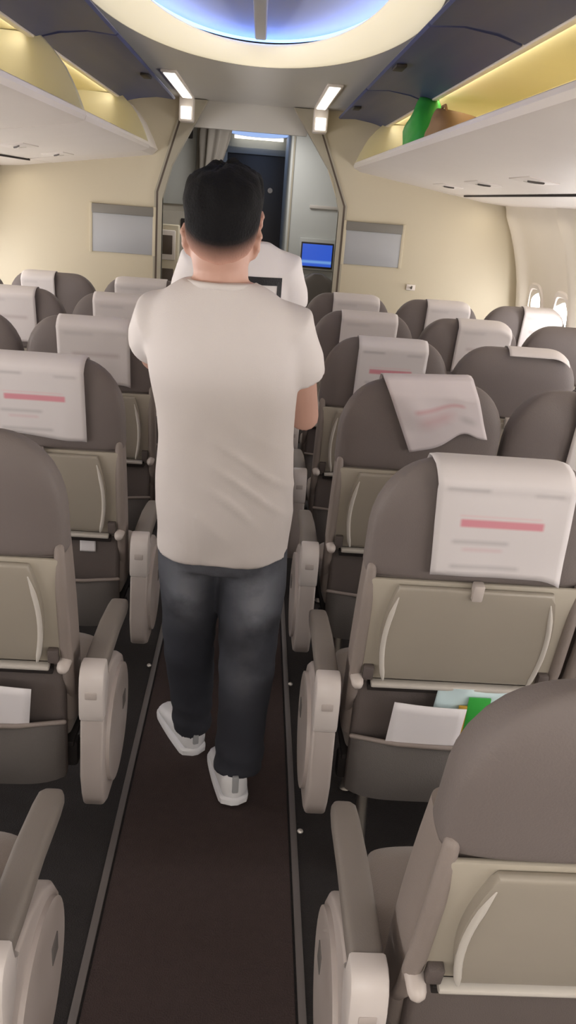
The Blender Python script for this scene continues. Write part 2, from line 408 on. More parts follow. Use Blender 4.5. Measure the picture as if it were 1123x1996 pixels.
# bulkheads either side of the opening
def bulk(s):
    bm = BM()
    e0, e1 = (0.60, 0.43) if s < 0 else (0.555, 0.315)
    zz = [0, 0.3, 0.6, 0.9, 1.2, 1.4, 1.55, 1.71, 1.9, 2.2]
    pts = [(s * e0, 0.0), (s * e0, 1.63), (s * e1, 2.2)] + [(s * (wall_x(z) + 0.0), z) for z in zz[::-1]]
    extrude_poly(bm, pts, 'y', YB, YB + 0.045)
    struct('wall_bulkhead_' + ('left' if s < 0 else 'right'), bm, 'bulk')
    # metal edging
    for j, (d, wd, mm) in enumerate(((0.0, 0.026, 'trim'), (0.026, 0.014, 'trimd'), (0.040, 0.012, 'trim'))):
        bm = BM()
        wide = 0.10 if j == 0 else 0
        p = [(s * (e0 + d), 0.0), (s * (e0 + d), 1.60), (s * (e0 + d - wide * 0.55), 1.80), (s * (e1 + d - wide), 2.195), (s * (e1 + d + wd), 2.195), (s * (e0 + d + wd), 1.635), (s * (e0 + d + wd), 0.0)]
        if j: p = [(s * (e0 + d), 0.0), (s * (e0 + d), 1.635), (s * (e1 + d), 2.19), (s * (e1 + d + wd), 2.19), (s * (e0 + d + wd), 1.635), (s * (e0 + d + wd), 0.0)]
        extrude_poly(bm, p, 'y', YB - 0.012 - 0.004 * (j == 0), YB + 0.06 if j == 0 else YB, 0.0)
        struct('trim_%d' % (10 + j + (3 if s > 0 else 0)), bm, mm)
bulk(-1); bulk(1)
bm = BM(); box(bm, -0.42, 0.31, YB + 0.062, YB + 0.10, 2.04, 2.204, 0.004); struct('trim_16', bm, 'ceil')
# posters
for s, x0, x1, z0, z1, lab in ((-1, -1.055, -0.655, 1.235, 1.535, 'left'), (1, 0.612, 0.99, 1.275, 1.548, 'right')):
    xc = (x0 + x1) / 2; hw = (x1 - x0) / 2; h = z1 - z0
    t = thing('poster_panel', 'blue grey panel with dark top bar on the cream bulkhead %s of the opening' % lab, 'panel', (xc, YB - 0.001, z0), 'bulkhead panels')
    bm = BM(); box(bm, -hw, hw, -0.012, 0, 0, h - 0.055, 0.004); obj('sheet', bm, 'poster', t)
    bm = BM(); box(bm, -hw, hw, -0.02, 0, h - 0.058, h, 0.005); obj('top_bar', bm, 'poster_bar', t)
    bm = BM(); box(bm, hw - 0.004, hw + 0.016, -0.016, 0, -0.005, h + 0.004, 0.003); obj('frame_strip', bm, 'bulk', t)
    bm = BM(); box(bm, -hw - 0.016, -hw + 0.004, -0.016, 0, -0.005, h + 0.004, 0.003); obj('frame_strip', bm, 'bulk', t)
# coat hook
t = thing('coat_hook', 'small pale coat hook on the right cream bulkhead above the middle seat', 'hook', (1.09, YB, 1.155))
bm = BM(); box(bm, -0.03, 0.03, -0.012, 0, -0.02, 0.02, 0.004); obj('plate', bm, 'binwhite', t)
bm = BM(); tube(bm, [(0, -0.01, 0.0), (0, -0.03, -0.004), (0, -0.04, 0.008)], 0.006, 10); obj('peg', bm, 'metal', t)

# ------------------------------------------------------------------ overhead bins
DIV = [(0.765, 2.128), (0.72, 2.085), (0.68, 2.035), (0.655, 1.99), (0.638, 1.955), (0.62, 1.91), (0.612, 1.888), (0.66, 1.872), (1.26, 1.79), (1.28, 2.0), (1.15, 2.14)]
def bin_unit(s, ya, yb, lab, door=(0, 0), breaks=()):
    yc = (ya + yb) / 2
    t = thing('overhead_bin', lab, 'overhead bin', (s * 0.95, yc, 1.80), 'open overhead bins')
    off = Vector((s * 0.95, yc, 1.80))
    def fin(bm):
        for v in bm.verts: v.co -= off
        return bm
    g = 0.004
    sh = [(0.612, 1.895), (0.606, 1.88), (0.612, 1.864), (0.64, 1.852), (1.0, 1.80), (1.30, 1.757), (1.31, 1.78), (1.0, 1.825), (0.66, 1.878), (0.64, 1.897), (0.625, 1.902)]
    bm = BM(); extrude_poly(bm, [(s * x, z) for x, z in sh], 'y', ya + g, yb - g); obj('bottom_shell', fin(bm), 'binwhite', t)
    ln = [(0.665, 1.880), (1.0, 1.83), (1.24, 1.80), (1.27, 1.85), (1.27, 2.0), (1.14, 2.13), (0.78, 2.135), (0.76, 2.13), (0.755, 2.15), (1.16, 2.15), (1.30, 2.0), (1.30, 1.79), (1.0, 1.815), (0.665, 1.868)]
    bm = BM(); extrude_poly(bm, [(s * x, z) for x, z in ln], 'y', ya + g, yb - g); obj('liner', fin(bm), 'liner', t)
    for k, (a, b) in enumerate(((ya + g, ya + 0.022), (yb - 0.022, yb - g))):
        bm = BM(); extrude_poly(bm, [(s * x, z) for x, z in DIV], 'y', a, b, 0.004); obj('divider', fin(bm), 'divider', t)
    dp = [(0.775, 2.118), (0.70, 2.142), (0.60, 2.152), (0.50, 2.146), (0.492, 2.153), (0.50, 2.164), (0.60, 2.175), (0.70, 2.168), (0.78, 2.146)]
    bm = BM(); box(bm, s * 0.79 - 0.012, s * 0.79 + 0.012, ya + 0.03, yb - 0.03, 2.112, 2.134, 0.003); lt = obj('fill_lamp_housing', fin(bm), 'binwhite', t)  # strip added in front to hide the fill lamp
    lo = area('bin_fill_lamp', (s * 0.808, yc, 2.118), (0, -s * math.radians(74), 0), 0.014, yb - ya - 0.1, 1.2 * (yb - ya), WARM)  # warm fill lamp added inside the bin to brighten its lining
    cuts = [ya + door[0]] + list(breaks) + [yb + door[1]]
    for c0, c1 in zip(cuts, cuts[1:]):
        bm = BM(); extrude_poly(bm, [(s * x, z) for x, z in dp], 'y', c0 + 0.012, c1 - 0.012, 0.003); d = obj('door', fin(bm), 'navy', t)
        d['label'] = 'raised navy bin door'
        ym = (c0 + c1) / 2
        bm = BM(); box(bm, s * 0.53 - 0.02, s * 0.53 + 0.02, ym - 0.06, ym + 0.06, 2.136, 2.149, 0.004); obj('latch', fin(bm), 'dark', d)
    return t
bin_unit(-1, -0.30, 1.55, 'open overhead bin on the left, nearest to the viewer above first row')
bin_unit(-1, 1.55, 3.40, 'open overhead bin on the left side with cream lining, second from the viewer')
bin_unit(-1, 3.40, 5.26, 'open overhead bin on the left side, last one before the bulkhead', (0, 0.24))
bin_unit(1, -0.95, 1.55, 'open overhead bin on the right, nearest to the viewer')
bin_unit(1, 1.55, 5.72, 'long open overhead bin on the right holding the green bag and brown bag', (0, 0.1), (2.75, 4.3))
# closing fairings between last bin and bulkhead, ledges between bins and side walls
for s, ya in ((-1, 5.30), (1, 5.74)):
    bm = BM()
    pf = [(0.765, 2.13), (0.72, 2.085), (0.68, 2.035), (0.638, 1.955), (0.606, 1.885), (0.64, 1.852), (1.30, 1.757), (1.30, 2.15)]
    extrude_poly(bm, [(s * (x + 0.03 if x < 0.78 else x), z) for x, z in pf], 'y', ya, YB); struct('trim_%d' % (20 + (s > 0)), bm, 'binwhite')
for s in (-1, 1):
    bm = BM(); extrude_poly(bm, [(s * x, z) for x, z in ((1.312, 1.757), (1.50, 1.728), (1.665, 1.715), (1.665, 1.735), (1.50, 1.75), (1.312, 1.775))], 'y', Y0, YB)
    struct('trim_%d' % (22 + (s > 0)), bm, 'binwhite')
    # raised bin floor backing / crown panel
    bm = BM(); box(bm, s * 1.1 - 0.35, s * 1.1 + 0.35, Y0, YB, 2.19, 2.21); struct('trim_%d' % (24 + (s > 0)), bm, 'binwhite')
# dark seam segments and service units on the bin undersides
for s in (-1, 1):
    segs = ([(2.0 + 0.9 * k, 2.0 + 0.9 * k + 0.62) for k in range(0, 4)] if s < 0 else [(1.2, 5.6)])
    for k, (a, b) in enumerate(segs):
        bm = BM(); box(bm, s * 1.306 - 0.007, s * 1.306 + 0.007, a, b, 1.748, 1.764)
        struct('trim_%d' % (30 + k + (6 if s > 0 else 0)), bm, 'seam')
    for k, y in enumerate((1.75, 2.55, 3.35, 4.15, 4.95)):
        xx = 1.08
        zz = 1.80 - (xx - 1.0) * 0.143
        t = thing('service_unit', 'small reading light and vent unit under the %s bins above row %s' % ('left' if s < 0 else 'right', ('two', 'three', 'four', 'five', 'six')[k]), 'vent', (s * xx, y + 0.1, zz), 'passenger service units')
        t.rotation_euler = (0, s * 0.142, 0)
        bm = BM(); box(bm, -0.06, 0.06, -0.14, 0.14, -0.004, 0.004, 0.003); obj('plate', bm, 'binwhite', t)
        bm = BM(); tube(bm, [(0.02, -0.07, -0.007), (0.0, -0.03, -0.008), (-0.02, 0.0, -0.007)], 0.004, 8); obj('vent_slot', bm, 'pocket', t)
        bm = BM(); tube(bm, [(0, 0.07, -0.001), (0, 0.07, -0.006)], 0.018, 16, round_ends=False); obj('reading_lens', bm, 'bar', t)
# things lying in the right bin
def soft_bag(name, label, cat, loc, sx, sy, sz, m, seed, pinch=0.6):
    t = thing(name, label, cat, loc)
    bm = BM(); rings = []
    for k in range(13):
        v = k / 12; z = sz * v
        f = 1 - 0.1 * (1 - v) ** 4 - (1 - pinch) * max(0, (v - 0.5) / 0.5) ** 2
        ring = sring(0, 0, z, sx / 2 * f, sy / 2 * (1 - 0.75 * max(0, (v - 0.4) / 0.6) ** 1.5), 3, 36)
        for p in ring:
            n_ = noise.noise(Vector((p.x * 14 + seed, p.y * 14, p.z * 14))) * 0.012
            p.x += n_; p.y += n_ * 0.7
        rings.append(ring)
    loft(bm, rings); obj('body', bm, m, t, 80)
    return t
g = soft_bag('plastic_bag', 'green plastic bag in the right overhead bin beside the brown bag', 'bag', (0.745, 4.22, 1.872), 0.15, 0.34, 0.25, 'green', 3)
g.rotation_euler = (0, 0.14, 0.0)
bm = BM(); box(bm, -0.10, 0.06, -0.2, 0.10, 0.0, 0.03, 0.010); obj('white_base', bm, 'pale', g)
bm = BM(); tube(bm, [(-0.02, -0.03, 0.235), (0.0, -0.02, 0.262), (0.03, 0.0, 0.262), (0.045, 0.02, 0.235)], 0.008, 10); obj('handle', bm, 'green', g)
b_ = soft_bag('paper_bag', 'brown bag lying in the right overhead bin next to the green bag', 'bag', (0.80, 3.80, 1.864), 0.2, 0.42, 0.17, 'brown', 8, 0.8)
b_.rotation_euler = (0, 0.14, 0.0)
bm = BM(); tube(bm, [(-0.05, -0.06, 0.15), (-0.06, -0.03, 0.185), (-0.06, 0.03, 0.185), (-0.05, 0.06, 0.15)], 0.006, 10); obj('handle', bm, 'brown', b_)

# ------------------------------------------------------------------ forward vestibule
bm = BM(); box(bm, -1.5, 1.5, 9.12, 9.16, 0, 2.24); struct('wall_front', bm, 'closet')
for s, nm in ((-1, 'wall_vestibule_left'), (1, 'wall_vestibule_right')):
    bm = BM(); box(bm, s * 1.5 - 0.02, s * 1.5 + 0.02, YB + 0.06, 9.12, 0, 2.24); struct(nm, bm, 'wallcream')
# cockpit door
bm = BM(); box(bm, -0.32, 0.25, 9.07, 9.115, 0, 2.04, 0.006); d = struct('door_1', bm, 'doord')
bm = BM(); box(bm, -0.37, -0.32, 9.05, 9.12, 0, 2.10, 0.006); box(bm, 0.25, 0.30, 9.05, 9.12, 0, 2.10, 0.006); box(bm, -0.37, 0.30, 9.05, 9.12, 2.04, 2.10, 0.006); obj('door_frame', bm, 'closet', d)
bm = BM(); tube(bm, [(0.12, 9.06, 1.72), (0.12, 9.075, 1.72)], 0.025, 16, round_ends=False); obj('peephole', bm, 'metal', d)
bm = BM(); tube(bm, [(0.19, 9.06, 1.05), (0.19, 9.03, 1.05), (0.12, 9.03, 1.05)], 0.01, 10); obj('door_handle', bm, 'metal', d)
# blue ceiling lamp in the vestibule
t = thing('ceiling_lamp', 'small oval blue and white ceiling lamp in front of the dark cockpit door', 'light', (-0.02, 8.35, 2.205))
def e2(a, b, z): return [Vector((a * math.cos(2 * math.pi * i / 48), b * math.sin(2 * math.pi * i / 48), z)) for i in range(48)]
bm = BM(); loft(bm, [e2(0.33, 0.62, 0), e2(0.33, 0.62, -0.014), e2(0.29, 0.58, -0.018)], cap=False); obj('rim', bm, 'binwhite', t)
M['blue2'] = mat('pale_blue_lamp', (190, 210, 255), 0.5, emit=(170, 200, 255), estr=1.0)
bm = BM(); loft(bm, [e2(0.295, 0.585, -0.014), e2(0.25, 0.5, -0.02), e2(0.1, 0.2, -0.024)]); obj('diffuser', bm, 'blue2', t)
bm = BM(); box(bm, -0.24, 0.24, 0.68, 0.71, -0.03, 0, 0.004); obj('white_lamp_bar', bm, 'lamp', t)
# closet with screen on the right
bm = BM(); box(bm, 0.245, 1.48, 7.0, 8.9, 0.0, 2.2, 0.01); cb = obj('closet', bm, 'closet'); tag(cb, 'tall pale grey closet wall right of the cockpit door, holding the blue screen', 'closet')
bm = BM(); box(bm, 0.262, 0.275, 6.993, 7.0, 0.05, 2.15); obj('corner_strip', bm, 'trim', cb)
bm = BM(); box(bm, 0.42, 0.66, 6.985, 7.0, 1.60, 1.625, 0.004); obj('handrail', bm, 'bar', cb)
t = thing('screen', 'small blue lit display screen on the grey closet wall', 'screen', (0.505, 6.998, 1.245))
bm = BM(); box(bm, -0.145, 0.145, -0.025, 0, -0.105, 0.135, 0.008); obj('housing', bm, 'closet', t)
bm = BM(); box(bm, -0.128, 0.128, -0.031, -0.024, -0.09, 0.105, 0.003); obj('bezel', bm, 'dark', t)
bm = BM(); vs = [bm.verts.new(p) for p in ((-0.118, -0.033, -0.075), (0.118, -0.033, -0.075), (0.118, -0.033, 0.092), (-0.118, -0.033, 0.092))]
f = bm.faces.new(vs); uv = bm.loops.layers.uv.new('UVMap')
for l, c in zip(f.loops, ((0, 0), (1, 0), (1, 1), (0, 1))): l[uv].uv = c
me = bpy.data.meshes.new('display'); bm.to_mesh(me); bm.free(); o = bpy.data.objects.new('display', me); COL.objects.link(o); me.materials.append(M['screen']); o.parent = t
# crew seat under the screen
t = thing('crew_seat', 'dark grey folding crew seat below the blue screen', 'seat', (0.52, 6.99, 0))
bm = BM(); rings = []
for k in range(16):
    z = 0.5 + 0.62 * k / 15; q = max(0, (z - 0.98) / 0.145); ww = 0.15 * math.sqrt(max(0.05, 1 - q * q)) if q > 0 else 0.15
    rings.append(sring(0, -0.07, z, ww, 0.06, 4, 28))
loft(bm, rings); obj('backrest', bm, 'jump', t, 50)
bm = BM(); box(bm, -0.15, 0.15, -0.20, -0.03, 0.36, 0.52, 0.03, 3); obj('folded_seat', bm, 'jump', t)
bm = BM(); box(bm, -0.13, 0.13, -0.06, -0.005, 0.0, 0.40, 0.01); obj('base', bm, 'closet', t)
# galley on the left
t = thing('galley_unit', 'grey galley cabinet left of the cockpit door behind the curtain', 'cabinet', (-0.92, 7.1, 0))
bm = BM(); box(bm, -0.55, 0.46, 0, 1.8, 0, 2.2, 0.01); obj('body', bm, 'galley', t)
for k, (x0, x1, z0, z1) in enumerate(((-0.54, -0.06, 1.55, 2.16), (-0.03, 0.44, 1.55, 2.16), (-0.54, -0.06, 0.1, 0.9), (-0.03, 0.44, 0.1, 0.9), (-0.54, 0.44, 0.95, 1.5))):
    bm = BM(); box(bm, x0, x1, -0.02, 0.002, z0, z1, 0.008); dd = obj('door', bm, 'closet' if k < 2 else 'galley', t)
    bm = BM(); box(bm, x1 - 0.10, x1 - 0.03, -0.035, -0.018, z1 - 0.13, z1 - 0.05, 0.006); obj('latch', bm, 'dark', dd)
t = thing('curtain', 'bunched grey curtain hanging beside the galley cabinet', 'curtain', (-0.36, 6.97, 0))
bm = BM(); rings = []
for k in range(20):
    z = 1.68 + 0.45 * k / 19; ring = []
    ww = 0.06 + 0.045 * (1 - math.cos(k / 19 * math.pi)) / 2
    for i in range(72):
        a = 2 * math.pi * i / 72; r = 1 + 0.22 * math.sin(9 * a + 0.6 * math.sin(z * 6))
        ring.append(Vector((0.06 * (k / 19 - 0.5) + ww * r * math.cos(a), 0.05 * r * math.sin(a), z)))
    rings.append(ring)
loft(bm, rings); obj('cloth', bm, 'curtain', t, 80)
bm = BM(); tube(bm, [(-0.5, 0, 2.15), (0.3, 0, 2.15)], 0.01, 10); obj('rail', bm, 'metal', t)
bm = BM(); tube(bm, [(-0.07, 0, 1.74), (0.07, -0.0, 1.75)], 0.012, 10); obj('tieback', bm, 'binwhite', t)
# handset box
t = thing('handset_box', 'cream wall box with dark square opening, left behind the bulkhead edge', 'box', (-0.62, 6.35, 0))
bm = BM(); box(bm, -0.10, 0.09, 0, 0.12, 0.0, 1.42, 0.01); obj('pillar', bm, 'bulk', t)
bm = BM(); box(bm, -0.075, 0.07, -0.02, 0.002, 1.18, 1.385, 0.008); obj('frame', bm, 'binwhite', t)
bm = BM(); box(bm, -0.035, 0.05, -0.026, -0.018, 1.22, 1.35, 0.004); obj('handset', bm, 'trimd', t)
bm = BM(); box(bm, -0.05, 0.06, -0.012, 0.002, 0.1, 1.12, 0.006); obj('lower_panel', bm, 'trimd', t)

# ------------------------------------------------------------------ seats
RK = 0.2126
def y_r(z): return -0.13 + (1.19 - z) * RK
VV = Vector((0, -RK, 1)).normalized(); NN = Vector((0, -1, -RK)).normalized()
P0 = Vector((0, y_r(0.62), 0.62))
def plane_mtx(): return Matrix(((1, 0, 0, P0.x), (0, NN.y, VV.y, P0.y), (0, NN.z, VV.z, P0.z), (0, 0, 0, 1)))   # (u, w, v)
PM = plane_mtx()
HW = 0.245
def shell_w(z):
    if z < 1.01: return HW
    q = min(1, (z - 1.01) / 0.172); return 0.115 + (HW - 0.115) * math.sqrt(max(0, 1 - q * q))
def shell_top(x):
    x = abs(x)
    if x <= 0.115: return 1.182
    q = min(1, (x - 0.115) / (HW - 0.115)); return 1.01 + 0.172 * math.sqrt(1 - q * q)
SM = {}
def seat_meshes():
    bm = BM(); rings = []      # upper shell
    for z in [0.905, 0.91, 0.92, 0.94, 0.97, 1.0, 1.02, 1.05, 1.08, 1.11, 1.135, 1.15, 1.162, 1.170, 1.176, 1.180, 1.182]:
        q = max(0, (z - 1.05) / 0.134); d = 0.11 * math.sqrt(max(0.03, 1 - q * q)) if q > 0 else 0.11
        dd = 0.006 if z < 0.908 else (0.002 if z < 0.915 else 0)
        yc = y_r(z) - 0.014 + 0.055
        rings.append(sring(0, yc, z, shell_w(z) - dd, d / 2 - dd, 4.5, 48))
    loft(bm, rings); SM['back_shell'] = (finish(bm, 'back_shell', 50), 'shell')
    bm = BM(); rings = []      # core with front padding
    for z in [0.42, 0.45, 0.5, 0.58, 0.66, 0.74, 0.82, 0.88, 0.905]:
        d = 0.13 + 0.02 * math.sin((z - 0.42) / 0.5 * math.pi)
        rings.append(sring(0, y_r(z) + d / 2, z, HW - 0.008, d / 2, 6, 48))
    loft(bm, rings); SM['backrest'] = (finish(bm, 'backrest', 50), 'core')
    bm = BM(); box(bm, -0.232, 0.232, 0.0, 0.010, 0.0, 0.288, 0.004, 2, PM); SM['tray_backing'] = (finish(bm, 'tray_backing'), 'backing')
    bm = BM(); out = []        # tray with bulging sides
    for k in range(13):
        t = k / 12; out.append((-(0.158 + 0.034 * math.sin(math.pi * (0.12 + 0.76 * t))), 0.012 + 0.268 * t))
    for k in range(13):
        t = 1 - k / 12; out.append(((0.158 + 0.034 * math.sin(math.pi * (0.12 + 0.76 * t))), 0.012 + 0.268 * t))
    extrude_poly(bm, out, 'y', 0.009, 0.026, 0.008, 3)
    for v in bm.verts: v.co = PM @ v.co
    SM['tray_table'] = (finish(bm, 'tray_table', 40), 'tray')
    for s, nm in ((-1, 'a'), (1, 'b')):     # pale ridge as a painted highlight along each curved side
        bm = BM(); pts = []
        for k in range(1, 13):
            t = k / 12; pts.append(PM @ Vector((s * (0.150 + 0.034 * math.sin(math.pi * (0.12 + 0.76 * t * 0.9))), 0.0255, 0.008 + 0.262 * (1 - t) + 0.004)))
        tube(bm, pts, [0.0015, 0.004] + [0.006] * 9 + [0.003], 10); SM['tray_ridge_' + nm] = (finish(bm, 'tray_ridge', 60), 'bar')
    bm = BM(); box(bm, -0.012, 0.012, 0.012, 0.036, 0.258, 0.30, 0.004, 2, PM); SM['tray_latch'] = (finish(bm, 'tray_latch'), 'knob')
    bm = BM(); box(bm, -0.195, 0.195, 0.008, 0.03, -0.012, 0.0, 0.004, 2, PM); SM['tray_bar'] = (finish(bm, 'tray_bar'), 'bar')
    bm = BM(); box(bm, -0.2, 0.2, 0.0, 0.02, -0.03, -0.0125, 0.002, 2, PM); SM['bar_shadow_gap'] = (finish(bm, 'bar_shade_strip'), 'dark')  # dark strip put in as the shade under the tray bar
    for s, nm in ((-1, 'a'), (1, 'b')):
        bm = BM()
        tube(bm, [PM @ Vector((s * 0.231, -0.004, 0.31)), PM @ Vector((s * 0.232, 0.006, 0.2)), PM @ Vector((s * 0.232, 0.006, 0.05)), PM @ Vector((s * 0.230, -0.004, -0.06)), PM @ Vector((s * 0.226, -0.03, -0.14))], [0.011, 0.014, 0.015, 0.014, 0.011], 12)
        SM['side_frame_' + nm] = (finish(bm, 'side_frame', 60), 'core')
        bm = BM(); tube(bm, [PM @ Vector((s * 0.228, 0.008, 0.004)), PM @ Vector((s * 0.228, 0.034, 0.004))], [0.016, 0.014], 14); SM['pivot_knob_' + nm] = (finish(bm, 'pivot_knob', 50), 'knob')
        bm = BM(); box(bm, s * 0.205 - 0.012, s * 0.205 + 0.012, 0.008, 0.026, 0.008, 0.045, 0.003, 2, PM); SM['tray_stop_' + nm] = (finish(bm, 'tray_stop'), 'lowback')
    bm = BM(); box(bm, -0.222, 0.222, -0.005, 0.035, 0.28, 0.60, 0.012, 3); SM['lower_back'] = (finish(bm, 'lower_back'), 'lowback')
    bm = BM(); rings = []      # literature pouch, open at the top
    for k in range(9):
        t = k / 8; z = 0.295 + 0.165 * t; by = 0.028 + 0.022 * math.sin(math.pi * (0.15 + 0.75 * t))
        ring = []
        for i in range(25):
            q = i / 24 * 2 - 1; x = 0.222 * q; ring.append(Vector((x, -0.005 - by * (1 - q ** 6) - 0.004, z)))
        for i in range(25):
            q = 1 - i / 24 * 2; x = 0.222 * q; ring.append(Vector((x, -0.004 - (0.0 if t < 0.3 else by * 0.6 * (1 - q ** 6)), z - (0 if t < 0.99 else 0.012))))
        rings.append(ring)
    loft(bm, rings); SM['literature_pocket'] = (finish(bm, 'literature_pocket', 60), 'pocket')
    bm = BM(); tube(bm, [(-0.224, -0.022, 0.459), (-0.12, -0.048, 0.459), (0, -0.053, 0.458), (0.12, -0.048, 0.459), (0.224, -0.022, 0.459)], 0.006, 8); SM['pocket_rim'] = (finish(bm, 'pocket_rim', 60), 'core')
    bm = BM(); rings = []
    for k, (y, hz, t) in enumerate(((0.03, 0.03, 0.9), (0.05, 0.05, 0.98), (0.12, 0.055, 1), (0.25, 0.056, 1), (0.36, 0.055, 1), (0.40, 0.045, 0.98), (0.415, 0.02, 0.93))):
        r = sring(0, 0, 0, 0.232 * t, hz, 4, 40); rings.append([Vector((p.x, y, 0.405 + p.y + 0.02 * (y / 0.4))) for p in r])
    loft(bm, rings); SM['seat_cushion'] = (finish(bm, 'seat_cushion', 50), 'fabric')
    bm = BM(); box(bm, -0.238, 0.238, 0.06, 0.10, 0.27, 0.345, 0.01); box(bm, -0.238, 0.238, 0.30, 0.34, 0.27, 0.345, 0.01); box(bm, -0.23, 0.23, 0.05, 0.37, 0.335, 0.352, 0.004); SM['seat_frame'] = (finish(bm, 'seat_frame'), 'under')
    for s, nm in ((0, 'a'), (1, 'b')):
        bm = BM()
        tube(bm, [(-0.16, 0.09 + 0.23 * s, 0.29), (-0.16, 0.06 + 0.25 * s, 0.15), (-0.16, 0.02 + 0.34 * s, 0.03), (-0.16, 0.02 + 0.34 * s, 0.012)], [0.016, 0.015, 0.014, 0.02], 12, round_ends=False)
        SM['leg_' + nm] = (finish(bm, 'leg', 50), 'metal')
    # armrest centred on x = 0
    bm = BM(); rings = []
    for y, ww, hz in ((0.0, 0.026, 0.020), (0.06, 0.027, 0.021), (0.2, 0.0265, 0.021), (0.32, 0.026, 0.020), (0.36, 0.024, 0.018), (0.375, 0.018, 0.012), (0.38, 0.01, 0.006)):
        r = sring(0, 0, 0, ww, hz, 4, 24); rings.append([Vector((p.x, y, 0.598 + p.y - (0.02 * max(0, (y - 0.2)) / 0.18))) for p in r])
    loft(bm, rings); SM['armrest'] = (finish(bm, 'armrest', 50), 'pad')
    bm = BM(); pf = [(0.004, 0.62), (-0.02, 0.622), (-0.038, 0.615), (-0.05, 0.598), (-0.056, 0.565), (-0.056, 0.50), (-0.05, 0.485), (-0.02, 0.48), (0.01, 0.52), (0.03, 0.572), (0.004, 0.578)]
    extrude_poly(bm, pf, 'x', -0.0285, 0.0285, 0.005, 2); SM['end_cap'] = (finish(bm, 'end_cap', 45), 'cap')
    bm = BM(); box(bm, -0.014, 0.014, -0.058, -0.03, 0.545, 0.565, 0.003); SM['release_button'] = (finish(bm, 'release_button'), 'panel')
    bm = BM(); pf = [(-0.050, 0.484), (-0.050, 0.33), (-0.045, 0.27), (-0.025, 0.228), (0.02, 0.205), (0.10, 0.195), (0.19, 0.205), (0.26, 0.235), (0.30, 0.29), (0.31, 0.36), (0.295, 0.43), (0.255, 0.49), (0.19, 0.535), (0.10, 0.565), (0.03, 0.572), (0.01, 0.52), (-0.02, 0.484)]
    extrude_poly(bm, pf, 'x', -0.027, 0.027, 0.010, 3); SM['end_panel'] = (finish(bm, 'end_panel', 45), 'panel')
    # raised oval moulding on the aisle face (at -x)
    bm = BM(); o1 = [(0.135 + 0.155 * math.cos(2 * math.pi * i / 40), 0.365 + 0.145 * math.sin(2 * math.pi * i / 40)) for i in range(40)]
    extrude_poly(bm, o1, 'x', -0.036, -0.02, 0.006, 3); SM['oval_moulding'] = (finish(bm, 'oval_moulding', 45), 'panel')
    bm = BM(); box(bm, -0.038, -0.034, 0.19, 0.23, 0.36, 0.40, 0.001); SM['panel_clip'] = (finish(bm, 'panel_clip'), 'pocket')
    # narrow link under a shared armrest
    bm = BM(); box(bm, -0.018, 0.018, -0.03, 0.02, 0.34, 0.575, 0.006); SM['armrest_post'] = (finish(bm, 'armrest_post'), 'lowback')
seat_meshes()
def put(key, parent, name=None, x=0, flip=False):
    me, m = SM[key]
    if not me.materials: me.materials.append(M[m])
    nm = name or me.name.split('.')[0]
    o = bpy.data.objects.new(nm, me); COL.objects.link(o); o.parent = parent; o.location.x = x
    if flip: o.rotation_euler = (0, 0, 0); o.scale.x = -1
    return o
ROWY = [0.936 + 0.797 * k for k in range(6)]
SEATX = {'aisle': 0.565, 'middle': 1.07, 'window': 1.577}
ORD = ['first', 'second', 'third', 'fourth', 'fifth', 'sixth']
def build_seat(row, side, pos, label):
    s = 1 if side == 'right' else -1
    t = thing('airplane_seat', label, 'seat', (s * SEATX[pos], ROWY[row], 0), 'cabin seats')
    for k in ('back_shell', 'backrest', 'tray_backing'): put(k, t)
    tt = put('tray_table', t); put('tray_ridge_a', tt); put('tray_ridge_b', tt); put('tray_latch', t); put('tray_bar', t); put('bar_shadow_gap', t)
    for q in ('a', 'b'):
        put('side_frame_' + q, t); put('pivot_knob_' + q, t); put('tray_stop_' + q, t); put('leg_' + q, t)
    put('lower_back', t); pk = put('literature_pocket', t); put('pocket_rim', pk)
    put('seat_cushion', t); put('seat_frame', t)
    if pos == 'aisle':
        a = put('armrest', t, x=-s * 0.293); put('end_cap', a); put('release_button', a)
        p = put('end_panel', t, x=-s * 0.293, flip=(s < 0)); put('oval_moulding', p); put('panel_clip', p)
    if pos != 'window':
        a = put('armrest', t, x=s * 0.239); a.scale.x = 0.55; put('end_cap', a); put('armrest_post', a)
    if (row, side, pos) == (0, 'right', 'aisle'):      # this back is reclined a little further
        piv = Vector((0, 0.03, 0.45)); R = Matrix.Translation(piv) @ Matrix.Rotation(math.radians(3.5), 4, 'X') @ Matrix.Translation(-piv)
        for c in t.children:
            if c.name.split('.')[0] in ('back_shell', 'backrest', 'tray_backing', 'tray_table', 'tray_latch', 'tray_bar', 'bar_shade_strip', 'side_frame', 'pivot_knob', 'tray_stop'):
                c.matrix_local = R @ c.matrix_local
    return t
SEATS = {}
